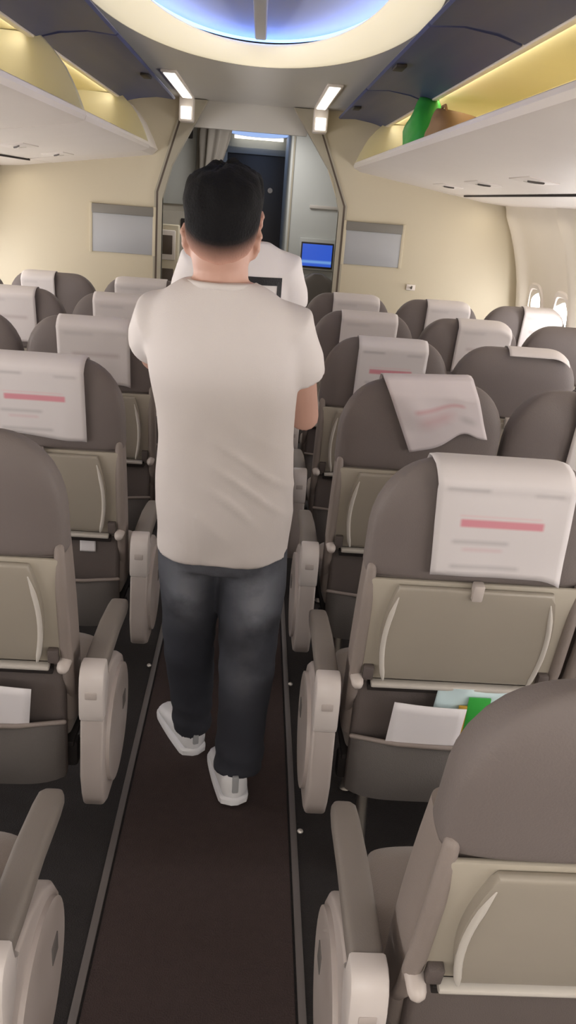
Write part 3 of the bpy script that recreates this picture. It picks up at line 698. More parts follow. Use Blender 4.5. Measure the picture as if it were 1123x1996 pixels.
spots = [(0, 'right', 'aisle', 'grey aisle seat on the right, nearest to the viewer, seen from behind'),
 (1, 'right', 'aisle', 'grey aisle seat on the right, second row, pink barred cover and leaflets in pocket'),
 (1, 'right', 'middle', 'grey middle seat on the right, second row from the viewer'),
 (2, 'right', 'aisle', 'grey aisle seat on the right, third row, under the crooked headrest cover'),
 (2, 'right', 'middle', 'grey middle seat on the right, third row, at the picture edge'),
 (2, 'right', 'window', 'grey window seat on the right, third row'),
 (3, 'right', 'aisle', 'grey aisle seat on the right, fourth row, behind the crooked cover'),
 (3, 'right', 'middle', 'broad grey middle seat on the right, fourth row, cover pushed forward'),
 (3, 'right', 'window', 'grey window seat on the right, fourth row'),
 (4, 'right', 'aisle', 'grey aisle seat on the right, fifth row from the viewer'),
 (4, 'right', 'middle', 'grey middle seat on the right, fifth row, cover shifted to the right'),
 (4, 'right', 'window', 'grey window seat on the right, fifth row, without a visible cover'),
 (5, 'right', 'aisle', 'grey aisle seat on the right, front row below the bulkhead panel'),
 (5, 'right', 'middle', 'grey middle seat on the right, front row before the cream bulkhead'),
 (5, 'right', 'window', 'grey window seat on the right, front row beside the side wall'),
 (0, 'left', 'aisle', 'grey aisle seat on the left, nearest row, only its armrest showing'),
 (1, 'left', 'aisle', 'grey aisle seat on the left, second row, bare headrest and leaflet in pocket'),
 (2, 'left', 'aisle', 'grey aisle seat on the left, third row, large cover with pink bar'),
 (2, 'left', 'middle', 'grey middle seat on the left, third row'),
 (3, 'left', 'aisle', 'grey aisle seat on the left, fourth row, left of the white shirt sleeve'),
 (3, 'left', 'middle', 'grey middle seat on the left, fourth row, cut by picture edge'),
 (4, 'left', 'aisle', 'grey aisle seat on the left, fifth row from the viewer'),
 (4, 'left', 'middle', 'grey middle seat on the left, fifth row from the viewer'),
 (5, 'left', 'aisle', 'grey aisle seat on the left, front row below the bulkhead panel'),
 (5, 'left', 'middle', 'grey middle seat on the left, front row before the cream bulkhead'),
 (5, 'left', 'window', 'grey window seat on the left, front row')]
for r, sd, ps, lb in spots: SEATS[(r, sd, ps)] = build_seat(r, sd, ps, lb)

# headrest covers: cloths draped over the seat tops
def surf_pt(x, s_, top_off=0.004):
    """point at arc length s_ below (positive) or beyond (negative) the top edge, on the rear face"""
    zt = shell_top(x) + top_off
    yt = y_r(zt) - 0.014 + 0.055
    prof = [(-0.10, yt + 0.066, zt - 0.075), (-0.06, yt + 0.058, zt - 0.03), (-0.03, yt + 0.03, zt - 0.001), (0.0, yt, zt + 0.002), (0.03, yt - 0.028, zt - 0.005), (0.05, yt - 0.046, zt - 0.018), (0.075, yt - 0.060, zt - 0.04)]
    if s_ >= 0.075:
        z = zt - 0.04 - (s_ - 0.075) * 0.978; y = y_r(z) - 0.0215
        return Vector((x, y, z))
    for (a, ya, za), (b, yb, zb) in zip(prof, prof[1:]):
        if s_ <= b:
            t = (s_ - a) / (b - a); t = max(0, t)
            return Vector((x, ya + (yb - ya) * t, za + (zb - za) * t))
    return Vector((x, prof[-1][1], prof[-1][2]))
def cover(row, side, pos, x0, x1, drop, label, m='cover', skew=0.0, seed=0, ragged=0.0):
    s = 1 if side == 'right' else -1
    t = Vector((s * SEATX[pos], ROWY[row], 0))
    bm = BM(); uv = bm.loops.layers.uv.new('UVMap'); nu, nv = 20, 26
    total = drop + 0.055
    g = []
    for j in range(nv + 1):
        rowv = []
        for i in range(nu + 1):
            u = i / nu; v = j / nv
            sl = -0.09 + (total + 0.09) * v
            x = x0 + (x1 - x0) * u + skew * max(0, sl)
            if sl > 0: sl *= 1 + ragged * math.sin(u * 5 + seed)
            p = surf_pt(x, sl)
            k = max(0, (sl - 0.1)) / 0.2
            p.y -= (0.003 + 0.006 * (noise.noise(Vector((u * 3, v * 3, seed))) + 0.5) * k)
            rowv.append((bm.verts.new(p), (u, 1 - max(0, sl - 0.05) / max(0.01, total - 0.05))))
        g.append(rowv)
    for j in range(nv):
        for i in range(nu):
            q = (g[j][i], g[j][i + 1], g[j + 1][i + 1], g[j + 1][i])
            f = bm.faces.new([a[0] for a in q])
            for l, a in zip(f.loops, q): l[uv].uv = a[1]
    o = obj('headrest_cover', bm, m, None, 80)
    o.location = t
    md = o.modifiers.new('thick', 'SOLIDIFY'); md.thickness = 0.0015; md.offset = 0
    tag(o, label, 'headrest cover', 'paper headrest covers')
    return o
cover(1, 'right', 'aisle', -0.139, 0.145, 0.243, 'large white headrest cover with pink bar on the second right aisle seat', skew=0.09, seed=1)
cover(3, 'right', 'aisle', -0.12, 0.145, 0.235, 'white headrest cover with pink bar on right aisle seat behind the crooked cover', seed=2)
cover(4, 'right', 'aisle', -0.115, 0.150, 0.23, 'white headrest cover on the fifth right aisle seat, plain upper part showing', 'cover3', seed=3)
cover(5, 'right', 'aisle', -0.09, 0.17, 0.23, 'white headrest cover on the front right aisle seat below the bulkhead panel', 'cover3', seed=4)
cover(2, 'right', 'middle', -0.06, 0.20, 0.235, 'white headrest cover cut by the right picture edge on third row middle seat', 'cover3', seed=5)
cover(3, 'right', 'middle', -0.05, 0.19, 0.005, 'white headrest cover pushed forward, only a strip on top of broad middle seat', 'cover3', seed=6)
cover(4, 'right', 'middle', -0.07, 0.19, 0.235, 'white headrest cover hanging on the fifth right middle seat', 'cover3', seed=7)
cover(5, 'right', 'middle', -0.07, 0.175, 0.23, 'white headrest cover on the front right middle seat before cream bulkhead', 'cover3', seed=8)
cover(5, 'right', 'window', -0.03, 0.20, 0.23, 'white headrest cover on the front right window seat', 'cover3', seed=9)
cover(2, 'left', 'aisle', -0.14, 0.143, 0.225, 'large white headrest cover with pink bar on third left aisle seat', seed=10, ragged=0.03)
cover(3, 'left', 'aisle', -0.115, 0.155, 0.235, 'white headrest cover on fourth left aisle seat beside the white shirt sleeve', 'cover3', seed=11)
cover(4, 'left', 'aisle', -0.13, 0.15, 0.23, 'white headrest cover on the fifth left aisle seat', 'cover3', seed=12)
cover(5, 'left', 'aisle', -0.16, 0.12, 0.23, 'white headrest cover on the front left aisle seat below bulkhead panel', 'cover3', seed=13)
cover(4, 'left', 'middle', -0.16, 0.115, 0.235, 'white headrest cover at the left picture edge on the fifth middle seat', 'cover3', seed=14)
cover(5, 'left', 'middle', -0.16, 0.02, 0.23, 'white headrest cover on the front left middle seat', 'cover3', seed=15)
# the crooked cover on the third right aisle seat: a twisted quad lying on the rear of the shell
def crooked():
    t = Vector((SEATX['aisle'], ROWY[2], 0))
    bm = BM(); uv = bm.loops.layers.uv.new('UVMap'); nu, nv = 22, 22; g = []
    TL, TR, BR, BL = (-0.137, 0.0), (0.122, -0.012), (0.190, 0.165), (-0.032, 0.222)
    for j in range(nv + 1):
        rv = []
        for i in range(nu + 1):
            u, v = i / nu, j / nv
            x = (TL[0] * (1 - u) + TR[0] * u) * (1 - v) + (BL[0] * (1 - u) + BR[0] * u) * v
            d = (TL[1] * (1 - u) + TR[1] * u) * (1 - v) + (BL[1] * (1 - u) + BR[1] * u) * v
            d -= 0.035 * v * math.exp(-((u - 0.66) / 0.2) ** 2)
            zt = 1.193 - d
            yb = y_r(zt) - 0.024 - 0.010 * math.sin(v * 3) * (0.6 + noise.noise(Vector((u * 2.5, v * 2.5, 4)))) - (0.03 * max(0, v - 0.7) * u)
            if zt > 1.15: yb += 0.5 * (zt - 1.15)
            rv.append((bm.verts.new((x, yb, zt)), (u, 1 - v)))
        g.append(rv)
    for j in range(nv):
        for i in range(nu):
            q = (g[j][i], g[j][i + 1], g[j + 1][i + 1], g[j + 1][i]); f = bm.faces.new([a[0] for a in q])
            for l, a in zip(f.loops, q): l[uv].uv = a[1]
    # flap over the top towards the front
    top = [a[0] for a in g[0]]; prev = top
    for k, (dy, dz) in enumerate(((0.03, 0.004), (0.07, 0.0), (0.10, -0.03), (0.105, -0.07))):
        cur = [bm.verts.new((p.co.x, p.co.y + dy, p.co.z + dz)) for p in top]
        for i in range(nu): bm.faces.new((prev[i], cur[i], cur[i + 1], prev[i + 1]))
        prev = cur
    o = obj('headrest_cover', bm, 'cover2', None, 80); o.location = t
    md = o.modifiers.new('thick', 'SOLIDIFY'); md.thickness = 0.0015; md.offset = 0
    tag(o, 'crooked white headrest cover hanging askew with smudged pink print', 'headrest cover', 'paper headrest covers')
crooked()

# papers in the pockets
def sheet(name, label, loc, wd, ht, rot, m, curve=0.01, cat='leaflet'):
    bm = BM(); n = 10
    a = [[bm.verts.new((-wd / 2 + wd * i / n, -curve * math.sin(math.pi * i / n), ht * j / n)) for i in range(n + 1)] for j in range(n + 1)]
    for j in range(n):
        for i in range(n): bm.faces.new((a[j][i], a[j][i + 1], a[j + 1][i + 1], a[j + 1][i]))
    o = obj(name, bm, m, None, 80); o.location = loc; o.rotation_euler = rot
    md = o.modifiers.new('thick', 'SOLIDIFY'); md.thickness = 0.002
    return tag(o, label, cat)
yp = ROWY[1]
M['leaf'] = print_mat('leaflet_print', (200, 192, 190), [(-0.1, 1.1, -0.1, 1.1, 0.02, (200, 192, 190), 0)])
sheet('leaflet', 'white leaflet standing in the pocket of second right aisle seat', (SEATX['aisle'] - 0.068, yp - 0.030, 0.32), 0.172, 0.255, (0.10, 0.06, 0.0), 'paper', 0.004)
o = soft_bag('snack_packet', 'pale packet with green and ochre corner in the right seat pocket', 'packet', (SEATX['aisle'] + 0.060, yp - 0.012, 0.405), 0.20, 0.022, 0.208, 'cyanw', 12, 0.95)
o.rotation_euler = (0.1, 0, 0.0)
bm = BM(); box(bm, -0.042, -0.022, -0.0135, -0.009, 0.05, 0.165, 0.0008); obj('ochre_stripe', bm, 'ochre', o)
bm = BM(); box(bm, -0.022, 0.03, -0.0135, -0.009, 0.06, 0.19, 0.0008); obj('green_stripe', bm, 'green', o)
sheet('leaflet', 'white leaflet in the pocket of second left aisle seat at the picture edge', (-SEATX['aisle'] + 0.03, yp - 0.028, 0.34), 0.21, 0.235, (0.1, 0.10, 0.0), 'paper', 0.004)
sheet('tag_card', 'small white card on the lower back of third left aisle seat', (-SEATX['aisle'] + 0.125, ROWY[2] - 0.009, 0.545), 0.05, 0.06, (0.0, 0, 0), 'paper', 0.001, 'card')

# marker studs beside the aisle
for k, (x, y, lab) in enumerate(((-0.262, 2.74, 'small bright stud on the floor left of the walking man'), (0.258, 2.66, 'small bright stud on the floor right of the walking man'), (0.262, 1.90, 'small bright stud on the floor by the right strip, nearest one'))):
    bm = BM(); bmesh.ops.create_uvsphere(bm, u_segments=14, v_segments=8, radius=0.009)
    for v in bm.verts: v.co.z = v.co.z * 0.7 + 0.006
    o = obj('floor_stud', bm, 'glint'); o.location = (x, y, 0.0); tag(o, lab, 'stud', 'aisle floor studs')

# ------------------------------------------------------------------ people
def hand(bm, wrist, fwd, up, side, sc=1.0, curl=0.5, thumb=1):
    """palm and five fingers grown from the wrist; fwd finger direction, up back-of-hand normal, side thumb direction"""
    W = Vector(wrist); F = Vector(fwd).normalized(); U = Vector(up); U = (U - F * U.dot(F)).normalized(); X = Vector(side); X = (X - F * X.dot(F) - U * X.dot(U)).normalized()
    def P(f, x, u): return W + (F * f + X * x + U * u) * sc
    rings = []
    for f, hw, ht in ((-0.02, 0.024, 0.021), (0.0, 0.026, 0.02), (0.03, 0.036, 0.017), (0.06, 0.041, 0.015), (0.085, 0.041, 0.013), (0.094, 0.036, 0.009)):
        rings.append([P(f, hw * math.cos(2 * math.pi * i / 16), ht * math.sin(2 * math.pi * i / 16)) for i in range(16)])
    loft(bm, rings)
    for x, ln in ((0.031, 0.072), (0.0105, 0.081), (-0.0105, 0.075), (-0.0305, 0.058)):
        pts = [P(0.075, x, 0)]; a = 0.15; f, u = 0.088, 0.0
        pts.append(P(f, x, u))
        for seg, k in ((0.42, 1.0), (0.32, 1.6), (0.26, 1.2)):
            a += curl * k * 0.6; f += ln * seg * math.cos(a); u -= ln * seg * math.sin(a); pts.append(P(f, x * 1.04, u))
        tube(bm, pts, [0.0095 * sc, 0.0095 * sc, 0.0088 * sc, 0.008 * sc, 0.0068 * sc], 10)
    tube(bm, [P(0.015, 0.022, -0.004), P(0.04, 0.045, -0.012), P(0.066, 0.056, -0.022), P(0.088, 0.056, -0.034)], [0.014 * sc, 0.012 * sc, 0.0105 * sc, 0.008 * sc], 10)
def shoe(parent, off, heel, yaw, name, pitch=0.0, ln=0.275):
    hx, hy, hz = heel
    Mx = Matrix.Translation(Vector((hx, hy, hz)) - off) @ Matrix.Rotation(yaw, 4, 'Z') @ Matrix.Rotation(pitch, 4, 'X')
    def hwid(t): return 0.036 + 0.012 * math.sin(min(1, t * 1.15) * math.pi * 0.62) - (0.026 * max(0, (t - 0.78) / 0.22) ** 2)
    bm = BM(); rings = []
    for k in range(19):
        t = k / 18; e = min(1, math.sqrt(max(0, 1 - (1 - min(t, 0.1) / 0.1) ** 2)) + 0.25) if t < 0.1 else 1
        e2_ = math.sqrt(max(0.03, 1 - max(0, (t - 0.88) / 0.12) ** 2))
        top = 0.098 - 0.01 * t if t < 0.28 else 0.095 - 0.062 * ((t - 0.28) / 0.72) ** 0.9
        top = 0.02 + (top - 0.02) * (0.6 + 0.4 * e) * (0.55 + 0.45 * e2_)
        r = []
        for i in range(24):
            a = 2 * math.pi * i / 24; c, q = math.cos(a), math.sin(a)
            r.append(Mx @ Vector((hwid(t) * e * e2_ * math.copysign(abs(c) ** 0.8, c), t * ln, 0.018 + (top - 0.018) * (0.5 + 0.5 * math.copysign(abs(q) ** 0.7, q)))))
        rings.append(r)
    loft(bm, rings); sh = obj(name, bm, 'shoe', parent, 60)
    bm = BM(); rings = []
    for z, g in ((0.0, -0.002), (0.004, 0.004), (0.02, 0.005), (0.026, 0.001)):
        r = []
        for k in range(20):
            t = k / 19; e = math.sqrt(max(0.02, 1 - (1 - min(t, 0.1) / 0.1) ** 2)) if t < 0.1 else math.sqrt(max(0.02, 1 - max(0, (t - 0.86) / 0.14) ** 2))
            r.append(Vector((hwid(t) * e + g, t * ln + (g if t > 0.5 else -g), z)))
        r = r + [Vector((-p.x, p.y, p.z)) for p in r[::-1]]
        rings.append([Mx @ p for p in r])
    loft(bm, rings); obj('sole', bm, 'sole', sh, 40)
    bm = BM(); n = 0
    for k in range(4):
        t = 0.40 + 0.09 * k; z = 0.02 + (0.095 - 0.062 * ((t - 0.28) / 0.72) ** 0.9 - 0.02) + 0.001
        tube(bm, [Mx @ Vector((-0.022, t * ln, z - 0.006)), Mx @ Vector((0, t * ln + 0.004, z + 0.001)), Mx @ Vector((0.022, t * ln, z - 0.006))], 0.003, 8)
    obj('laces', bm, 'sole', sh, 60)
    bm = BM(); box(bm, -0.009, 0.009, -0.006, 0.006, 0.045, 0.098, 0.003, 2, Mx); obj('heel_tab', bm, 'poster', sh)

def head_pts(bm, hc, sc):
    """head built from lofted rings: hc = centre between the ears"""
    rings = []
    for dz, rx, ryb, ryf in ((-0.125, 0.03, 0.02, 0.092), (-0.118, 0.042, 0.03, 0.102), (-0.10, 0.054, 0.045, 0.104), (-0.075, 0.064, 0.065, 0.100), (-0.045, 0.070, 0.082, 0.098), (-0.01, 0.075, 0.092, 0.097), (0.03, 0.078, 0.098, 0.098), (0.065, 0.076, 0.096, 0.094), (0.095, 0.066, 0.084, 0.080), (0.115, 0.05, 0.062, 0.058), (0.127, 0.03, 0.036, 0.034), (0.132, 0.008, 0.01, 0.01)):
        r = []
        for i in range(32):
            a = 2 * math.pi * i / 32; c, q = math.cos(a), math.sin(a)
            r.append(Vector((hc[0] + sc * rx * c, hc[1] + sc * (ryf if q > 0 else ryb) * q, hc[2] + sc * dz)))
        rings.append(r)
    loft(bm, rings)
    H = Vector(hc)
    tube(bm, [H + Vector((0, 0.095, 0.03)) * sc, H + Vector((0, 0.105, 0.005)) * sc, H + Vector((0, 0.117, -0.02)) * sc], [0.008 * sc, 0.010 * sc, 0.013 * sc], 10)
    tube(bm, [H + Vector((-0.014, 0.105, -0.024)) * sc, H + Vector((0.014, 0.105, -0.024)) * sc], 0.008 * sc, 10)
    for z, r in ((-0.052, 0.0065), (-0.063, 0.0075)):
        tube(bm, [H + Vector((-0.024, 0.094, z)) * sc, H + Vector((0, 0.101, z)) * sc, H + Vector((0.024, 0.094, z)) * sc], r * sc, 10)
    for s in (-1, 1):
        tube(bm, [H + Vector((s * 0.045, 0.088, 0.034)) * sc, H + Vector((s * 0.012, 0.098, 0.034)) * sc], 0.007 * sc, 10)
        # ear: curved rim and lobe
        tube(bm, [H + Vector((s * 0.074, 0.0, 0.028)) * sc, H + Vector((s * 0.088, -0.008, 0.032)) * sc, H + Vector((s * 0.094, -0.018, 0.016)) * sc, H + Vector((s * 0.090, -0.014, -0.008)) * sc, H + Vector((s * 0.078, -0.002, -0.030)) * sc], [0.007 * sc, 0.008 * sc, 0.008 * sc, 0.008 * sc, 0.009 * sc], 10)
        tube(bm, [H + Vector((s * 0.07, 0.0, 0.012)) * sc, H + Vector((s * 0.085, -0.008, 0.006)) * sc], 0.012 * sc, 10)
def hair_mesh(hc, sc, off, bump):
    bm = BM(); la = bm.verts.layers.float.new('clipped'); H = Vector(hc); na, nt = 64, 26; g = []
    for j in range(nt + 1):
        t = j / nt; r = []
        for i in range(na):
            a = 2 * math.pi * i / na          # a = 0: right (+x), pi/2: front
            c, q = math.cos(a), math.sin(a)
            # polar limit of hairline: nape low, sides above ears, front high
            back = max(0, -q); front = max(0, q)
            lim = 1.62 + 0.42 * back ** 1.5 - 0.62 * front ** 1.2 - 0.10 * (abs(c) ** 8)
            th = lim * t
            rx = 0.080 * sc; ry = (0.099 if q > 0 else 0.101) * sc; rz = 0.135 * sc
            thick = (0.004 + 0.024 * (1 - t ** 2.2) + 0.012 * math.exp(-((t - 0.5) / 0.22) ** 2)) * sc
            if q > 0.3: thick += 0.01 * (1 - t) * sc
            # flat squarish top
            st, ct = math.sin(th), math.cos(th)
            st = math.copysign(abs(st) ** 0.72, st)
            n_ = 1 + 0.05 * noise.noise(Vector((c * 3 + hc[0] * 9, q * 3, th * 4)))
            p = H + Vector(((rx + thick) * st * c * n_, (ry + thick) * st * q * n_, (rz * (ct if ct > 0 else ct * 0.86) + thick * max(0, ct)) * n_ + 0.006 * sc))
            if ct > 0.3 and bump: p.z += bump * sc * max(0, c) * ct * 0.5 + 0.006 * sc * noise.noise(Vector((p.x * 40, p.y * 40, 1)))
            r.append(p - off)
        g.append(r)
    fades = [[max(0, (j / nt - 0.80) / 0.20) ** 1.2 * (0.35 + 0.65 * max(0, -math.sin(2 * math.pi * i / na)) ** 0.5) * 0.95 if math.sin(2 * math.pi * i / na) < 0.3 else 0.0 for i in range(na)] for j in range(nt + 1)]
    top = H + Vector((0, 0, 0.135 * sc + 0.034 * sc)) - off
    g[0] = [top + (p - top) * 0.02 for p in g[1]]
    vr = loft(bm, g, cap=True)
    for a, fr in zip(vr, fades):
        for v, f in zip(a, fr): v[la] = f
    return bm
def person(P, label):
    """P: dict of pose. Body mesh is the thing; clothing and hair are its children."""
    off = Vector(P['base'])
    sc = P['sc']
    # ---- body
    bm = BM()
    T = P['torso']     # (z, cx, cy, rx, ry)
    loft(bm, [sring(cx, cy, z, rx - 0.014, ry - 0.014, 2.3, 32) for z, cx, cy, rx, ry in T])
    N0, N1, nr = P['neck']
    tube(bm, [N0, (Vector(N0) + Vector(N1)) / 2, N1], [nr * 1.12, nr, nr * 0.98], 20)
    head_pts(bm, P['head'], sc)
    for A in P['arms']:
        sh, el, wr = [Vector(v) for v in A['pts']]
        tube(bm, [sh, (sh * 0.5 + el * 0.5), el, el * 0.55 + wr * 0.45, wr], [0.056 * sc, 0.050 * sc, 0.043 * sc, 0.040 * sc, 0.029 * sc], 16)
        hand(bm, wr, A['fwd'], A['up'], A['side'], sc, A.get('curl', 0.7))
    for Lg in P['legs']:
        hip, kn, an = [Vector(v) for v in Lg['pts']]
        tube(bm, [hip, hip * 0.5 + kn * 0.5, kn, kn * 0.6 + an * 0.4, an], [0.078, 0.070, 0.052, 0.050, 0.036], 16)
        tube(bm, [an, an + Vector(Lg['toe']) * 0.12 + Vector((0, 0, -0.05))], [0.033, 0.026], 12)
    me = remesh(bm, 0.005, 5, 'person', 0.4)
    for v in me.vertices: v.co -= off
    body = obj_me('person', me, 'skin'); body.location = off; tag(body, label, 'person')
    # ---- t-shirt
    bm = BM()
    loft(bm, [sring(cx, cy, z, rx, ry, 2.3, 40) for z, cx, cy, rx, ry in T])
    for A in P['arms']:
        sh, el, wr = [Vector(v) for v in A['pts']]; k = A['sleeve']
        inn = sh + Vector((-0.07 if sh.x > T[0][1] else 0.07, 0, 0.015)); end = sh + (el - sh) * k
        tube(bm, [inn, sh, sh * 0.45 + end * 0.55, end], [0.068 * sc, 0.078 * sc, 0.076 * sc, 0.074 * sc], 20, round_ends=False)
    me = remesh(bm, 0.007, 14, 'shirt', 0.5)
    zc = P['fold_z']
    for v in me.vertices:
        x, y, z = v.co; nrm = v.normal
        x0 = x - off.x
        ph = (z - zc) + 0.55 * x0 - 1.1 * x0 * x0 * (1 if x0 < 0 else -0.6)
        mask = math.exp(-((z - zc + 0.05) / 0.13) ** 2) * math.exp(-((x0 - 0.01) / 0.18) ** 2)
        nz = noise.noise(Vector((x * 4, z * 6, 7)))
        d = 0.013 * (1 - abs(math.sin(ph * math.pi / 0.085 + 1.6 * noise.noise(Vector((x * 5, z * 5, 0)))))) ** 2 * mask * max(0, 0.55 + 1.4 * nz)
        d += 0.007 * noise.noise(Vector((x * 6 + 3, y * 6, z * 4))) + 0.003 * noise.noise(Vector((x * 16, y * 16, z * 9)))
        d += 0.006 * math.exp(-((z - (P['hem'] + 0.02)) / 0.04) ** 2) * math.sin(x0 * 30 + y * 12) * 0.6
        v.co += nrm * d
    for v in me.vertices: v.co -= off
    shirt = obj_me('t_shirt', me, P['shirt'], body); shirt['label'] = P['shirt_label']
    cx, cy, z = T[-1][1], T[-1][2], T[-1][0]
    bm = BM(); rr = []
    for k in range(40):
        a = 2 * math.pi * k / 40
        rr.append(Vector((cx + (P['neck'][2] + 0.016) * math.cos(a), cy + 0.004 + (P['neck'][2] + 0.014) * math.sin(a), z - 0.008 - 0.028 * max(0, math.sin(a)))) - off)
    tube(bm, rr + [rr[0]], 0.009, 8, round_ends=False); obj('collar', bm, P['shirt'], shirt, 80)
    # ---- jeans
    bm = BM()
    loft(bm, [sring(cx, cy, z, rx, ry, 2.3, 36) for z, cx, cy, rx, ry in P['hips']])
    for Lg in P['legs']:
        hip, kn, an = [Vector(v) for v in Lg['pts']]; r = Lg['r']
        a2 = an - (kn - an).normalized() * 0.028
        tube(bm, [hip, hip * 0.6 + kn * 0.4, kn, kn * 0.5 + a2 * 0.5, a2], r, 20, round_ends=False)
    me = remesh(bm, 0.007, 10, 'jeans', 0.5)
    at = me.attributes.new('worn', 'FLOAT', 'POINT')
    for i, v in enumerate(me.vertices):
        x, y, z = v.co
        d = 0.008 * noise.noise(Vector((x * 7 + 1, y * 7, z * 5))) + 0.0015 * math.sin(z * 70 + 5 * noise.noise(Vector((x * 8, y * 8, z * 3)))) * math.exp(-((z - 0.42) / 0.12) ** 2) + 0.003 * math.sin(z * 85 + x * 14) * math.exp(-((z - 0.13) / 0.07) ** 2)
        v.co += v.normal * d
        wv = 0
        for wx, wz, sx_, sz_, k in P['worn']:
            wv += k * math.exp(-((x - wx) / sx_) ** 2 - ((z - wz) / sz_) ** 2)
        at.data[i].value = min(1, wv)
    for v in me.vertices: v.co -= off
    je = obj_me('jeans', me, 'jeans', body)
    for x in (-0.085, 0.085):
        bm = BM(); zz = P['hips'][0][0]
    for k, Lg in enumerate(P['legs']): shoe(body, off, Lg['heel'], Lg['yaw'], 'sneaker', Lg.get('pitch', 0))
    ha = obj('hair', hair_mesh(P['head'], sc, off, P['bump']), 'haircut', body, 80)
    for s in (-1, 1):
        bm = BM(); bmesh.ops.create_uvsphere(bm, u_segments=16, v_segments=10, radius=0.0125 * sc)
        for v in bm.verts: v.co += Vector(P['head']) + Vector((s * 0.031, 0.086, 0.018)) * sc - off
        ey = obj('eye', bm, 'eyew', body, 80)
        bm = BM(); bmesh.ops.create_uvsphere(bm, u_segments=12, v_segments=8, radius=0.006 * sc)
        for v in bm.verts: v.co += Vector(P['head']) + Vector((s * 0.031, 0.0945, 0.018)) * sc - off
        obj('iris', bm, 'eyeb', ey, 80)
    return body, shirt
Yp = 2.15
man = dict(base=(-0.005, Yp, 0), sc=1.0, head=(-0.043, 2.15, 1.543), bump=0.015,
    neck=((-0.038, 2.145, 1.40), (-0.042, 2.148, 1.50), 0.068),
    torso=[(0.735, 0.0, Yp, 0.178, 0.130), (0.78, 0.0, Yp, 0.178, 0.132), (0.86, -0.002, Yp, 0.183, 0.134), (0.95, -0.004, Yp, 0.181, 0.128), (1.05, -0.008, Yp, 0.176, 0.122), (1.13, -0.014, Yp, 0.180, 0.124), (1.22, -0.022, Yp, 0.190, 0.128), (1.30, -0.025, Yp, 0.200, 0.122), (1.36, -0.028, Yp, 0.196, 0.108), (1.40, -0.031, Yp - 0.002, 0.170, 0.094), (1.43, -0.034, Yp - 0.004, 0.130, 0.082), (1.452, -0.037, Yp - 0.004, 0.092, 0.072)],
    arms=[dict(pts=((-0.188, 2.155, 1.345), (-0.222, 2.37, 1.215), (-0.09, 2.53, 1.25)), sleeve=0.55, fwd=(0.8, 0.4, 0.1), up=(-0.3, 0.6, 0.7), side=(0, -0.3, 1), curl=0.8),
          dict(pts=((0.140, 2.15, 1.345), (0.196, 2.235, 1.105), (0.085, 2.46, 1.17)), sleeve=0.52, fwd=(-0.5, 0.8, 0.2), up=(0.3, 0.3, 0.9), side=(-0.6, -0.3, 0.5), curl=0.8)],
    legs=[dict(pts=((-0.085, 2.15, 0.76), (-0.087, 2.215, 0.46), (-0.072, 2.275, 0.10)), r=[0.090, 0.088, 0.078, 0.068, 0.062], heel=(-0.055, 2.225, 0.0), yaw=math.radians(24), toe=(-0.4, 0.9, 0)),
          dict(pts=((0.085, 2.15, 0.76), (0.088, 2.14, 0.46), (0.078, 2.07, 0.11)), r=[0.094, 0.096, 0.086, 0.074, 0.070], heel=(0.075, 1.985, 0.012), yaw=math.radians(10), pitch=-0.06, toe=(-0.1, 1, 0))],
    hips=[(0.70, 0.0, 2.15, 0.150, 0.10), (0.74, 0.0, 2.15, 0.166, 0.118), (0.80, 0.0, 2.15, 0.168, 0.120), (0.88, 0.0, 2.15, 0.165, 0.115), (0.95, 0.0, 2.15, 0.15, 0.105)],
    worn=[(-0.10, 0.62, 0.05, 0.09, 0.75), (0.10, 0.62, 0.055, 0.10, 0.8), (0.0, 0.72, 0.2, 0.05, 0.35), (0.08, 0.40, 0.05, 0.09, 0.25)],
    shirt='shirt', shirt_label='plain white t-shirt', hem=0.735, fold_z=0.99)
person(man, 'person seen from behind in plain white T-shirt and dark jeans walking up the aisle')
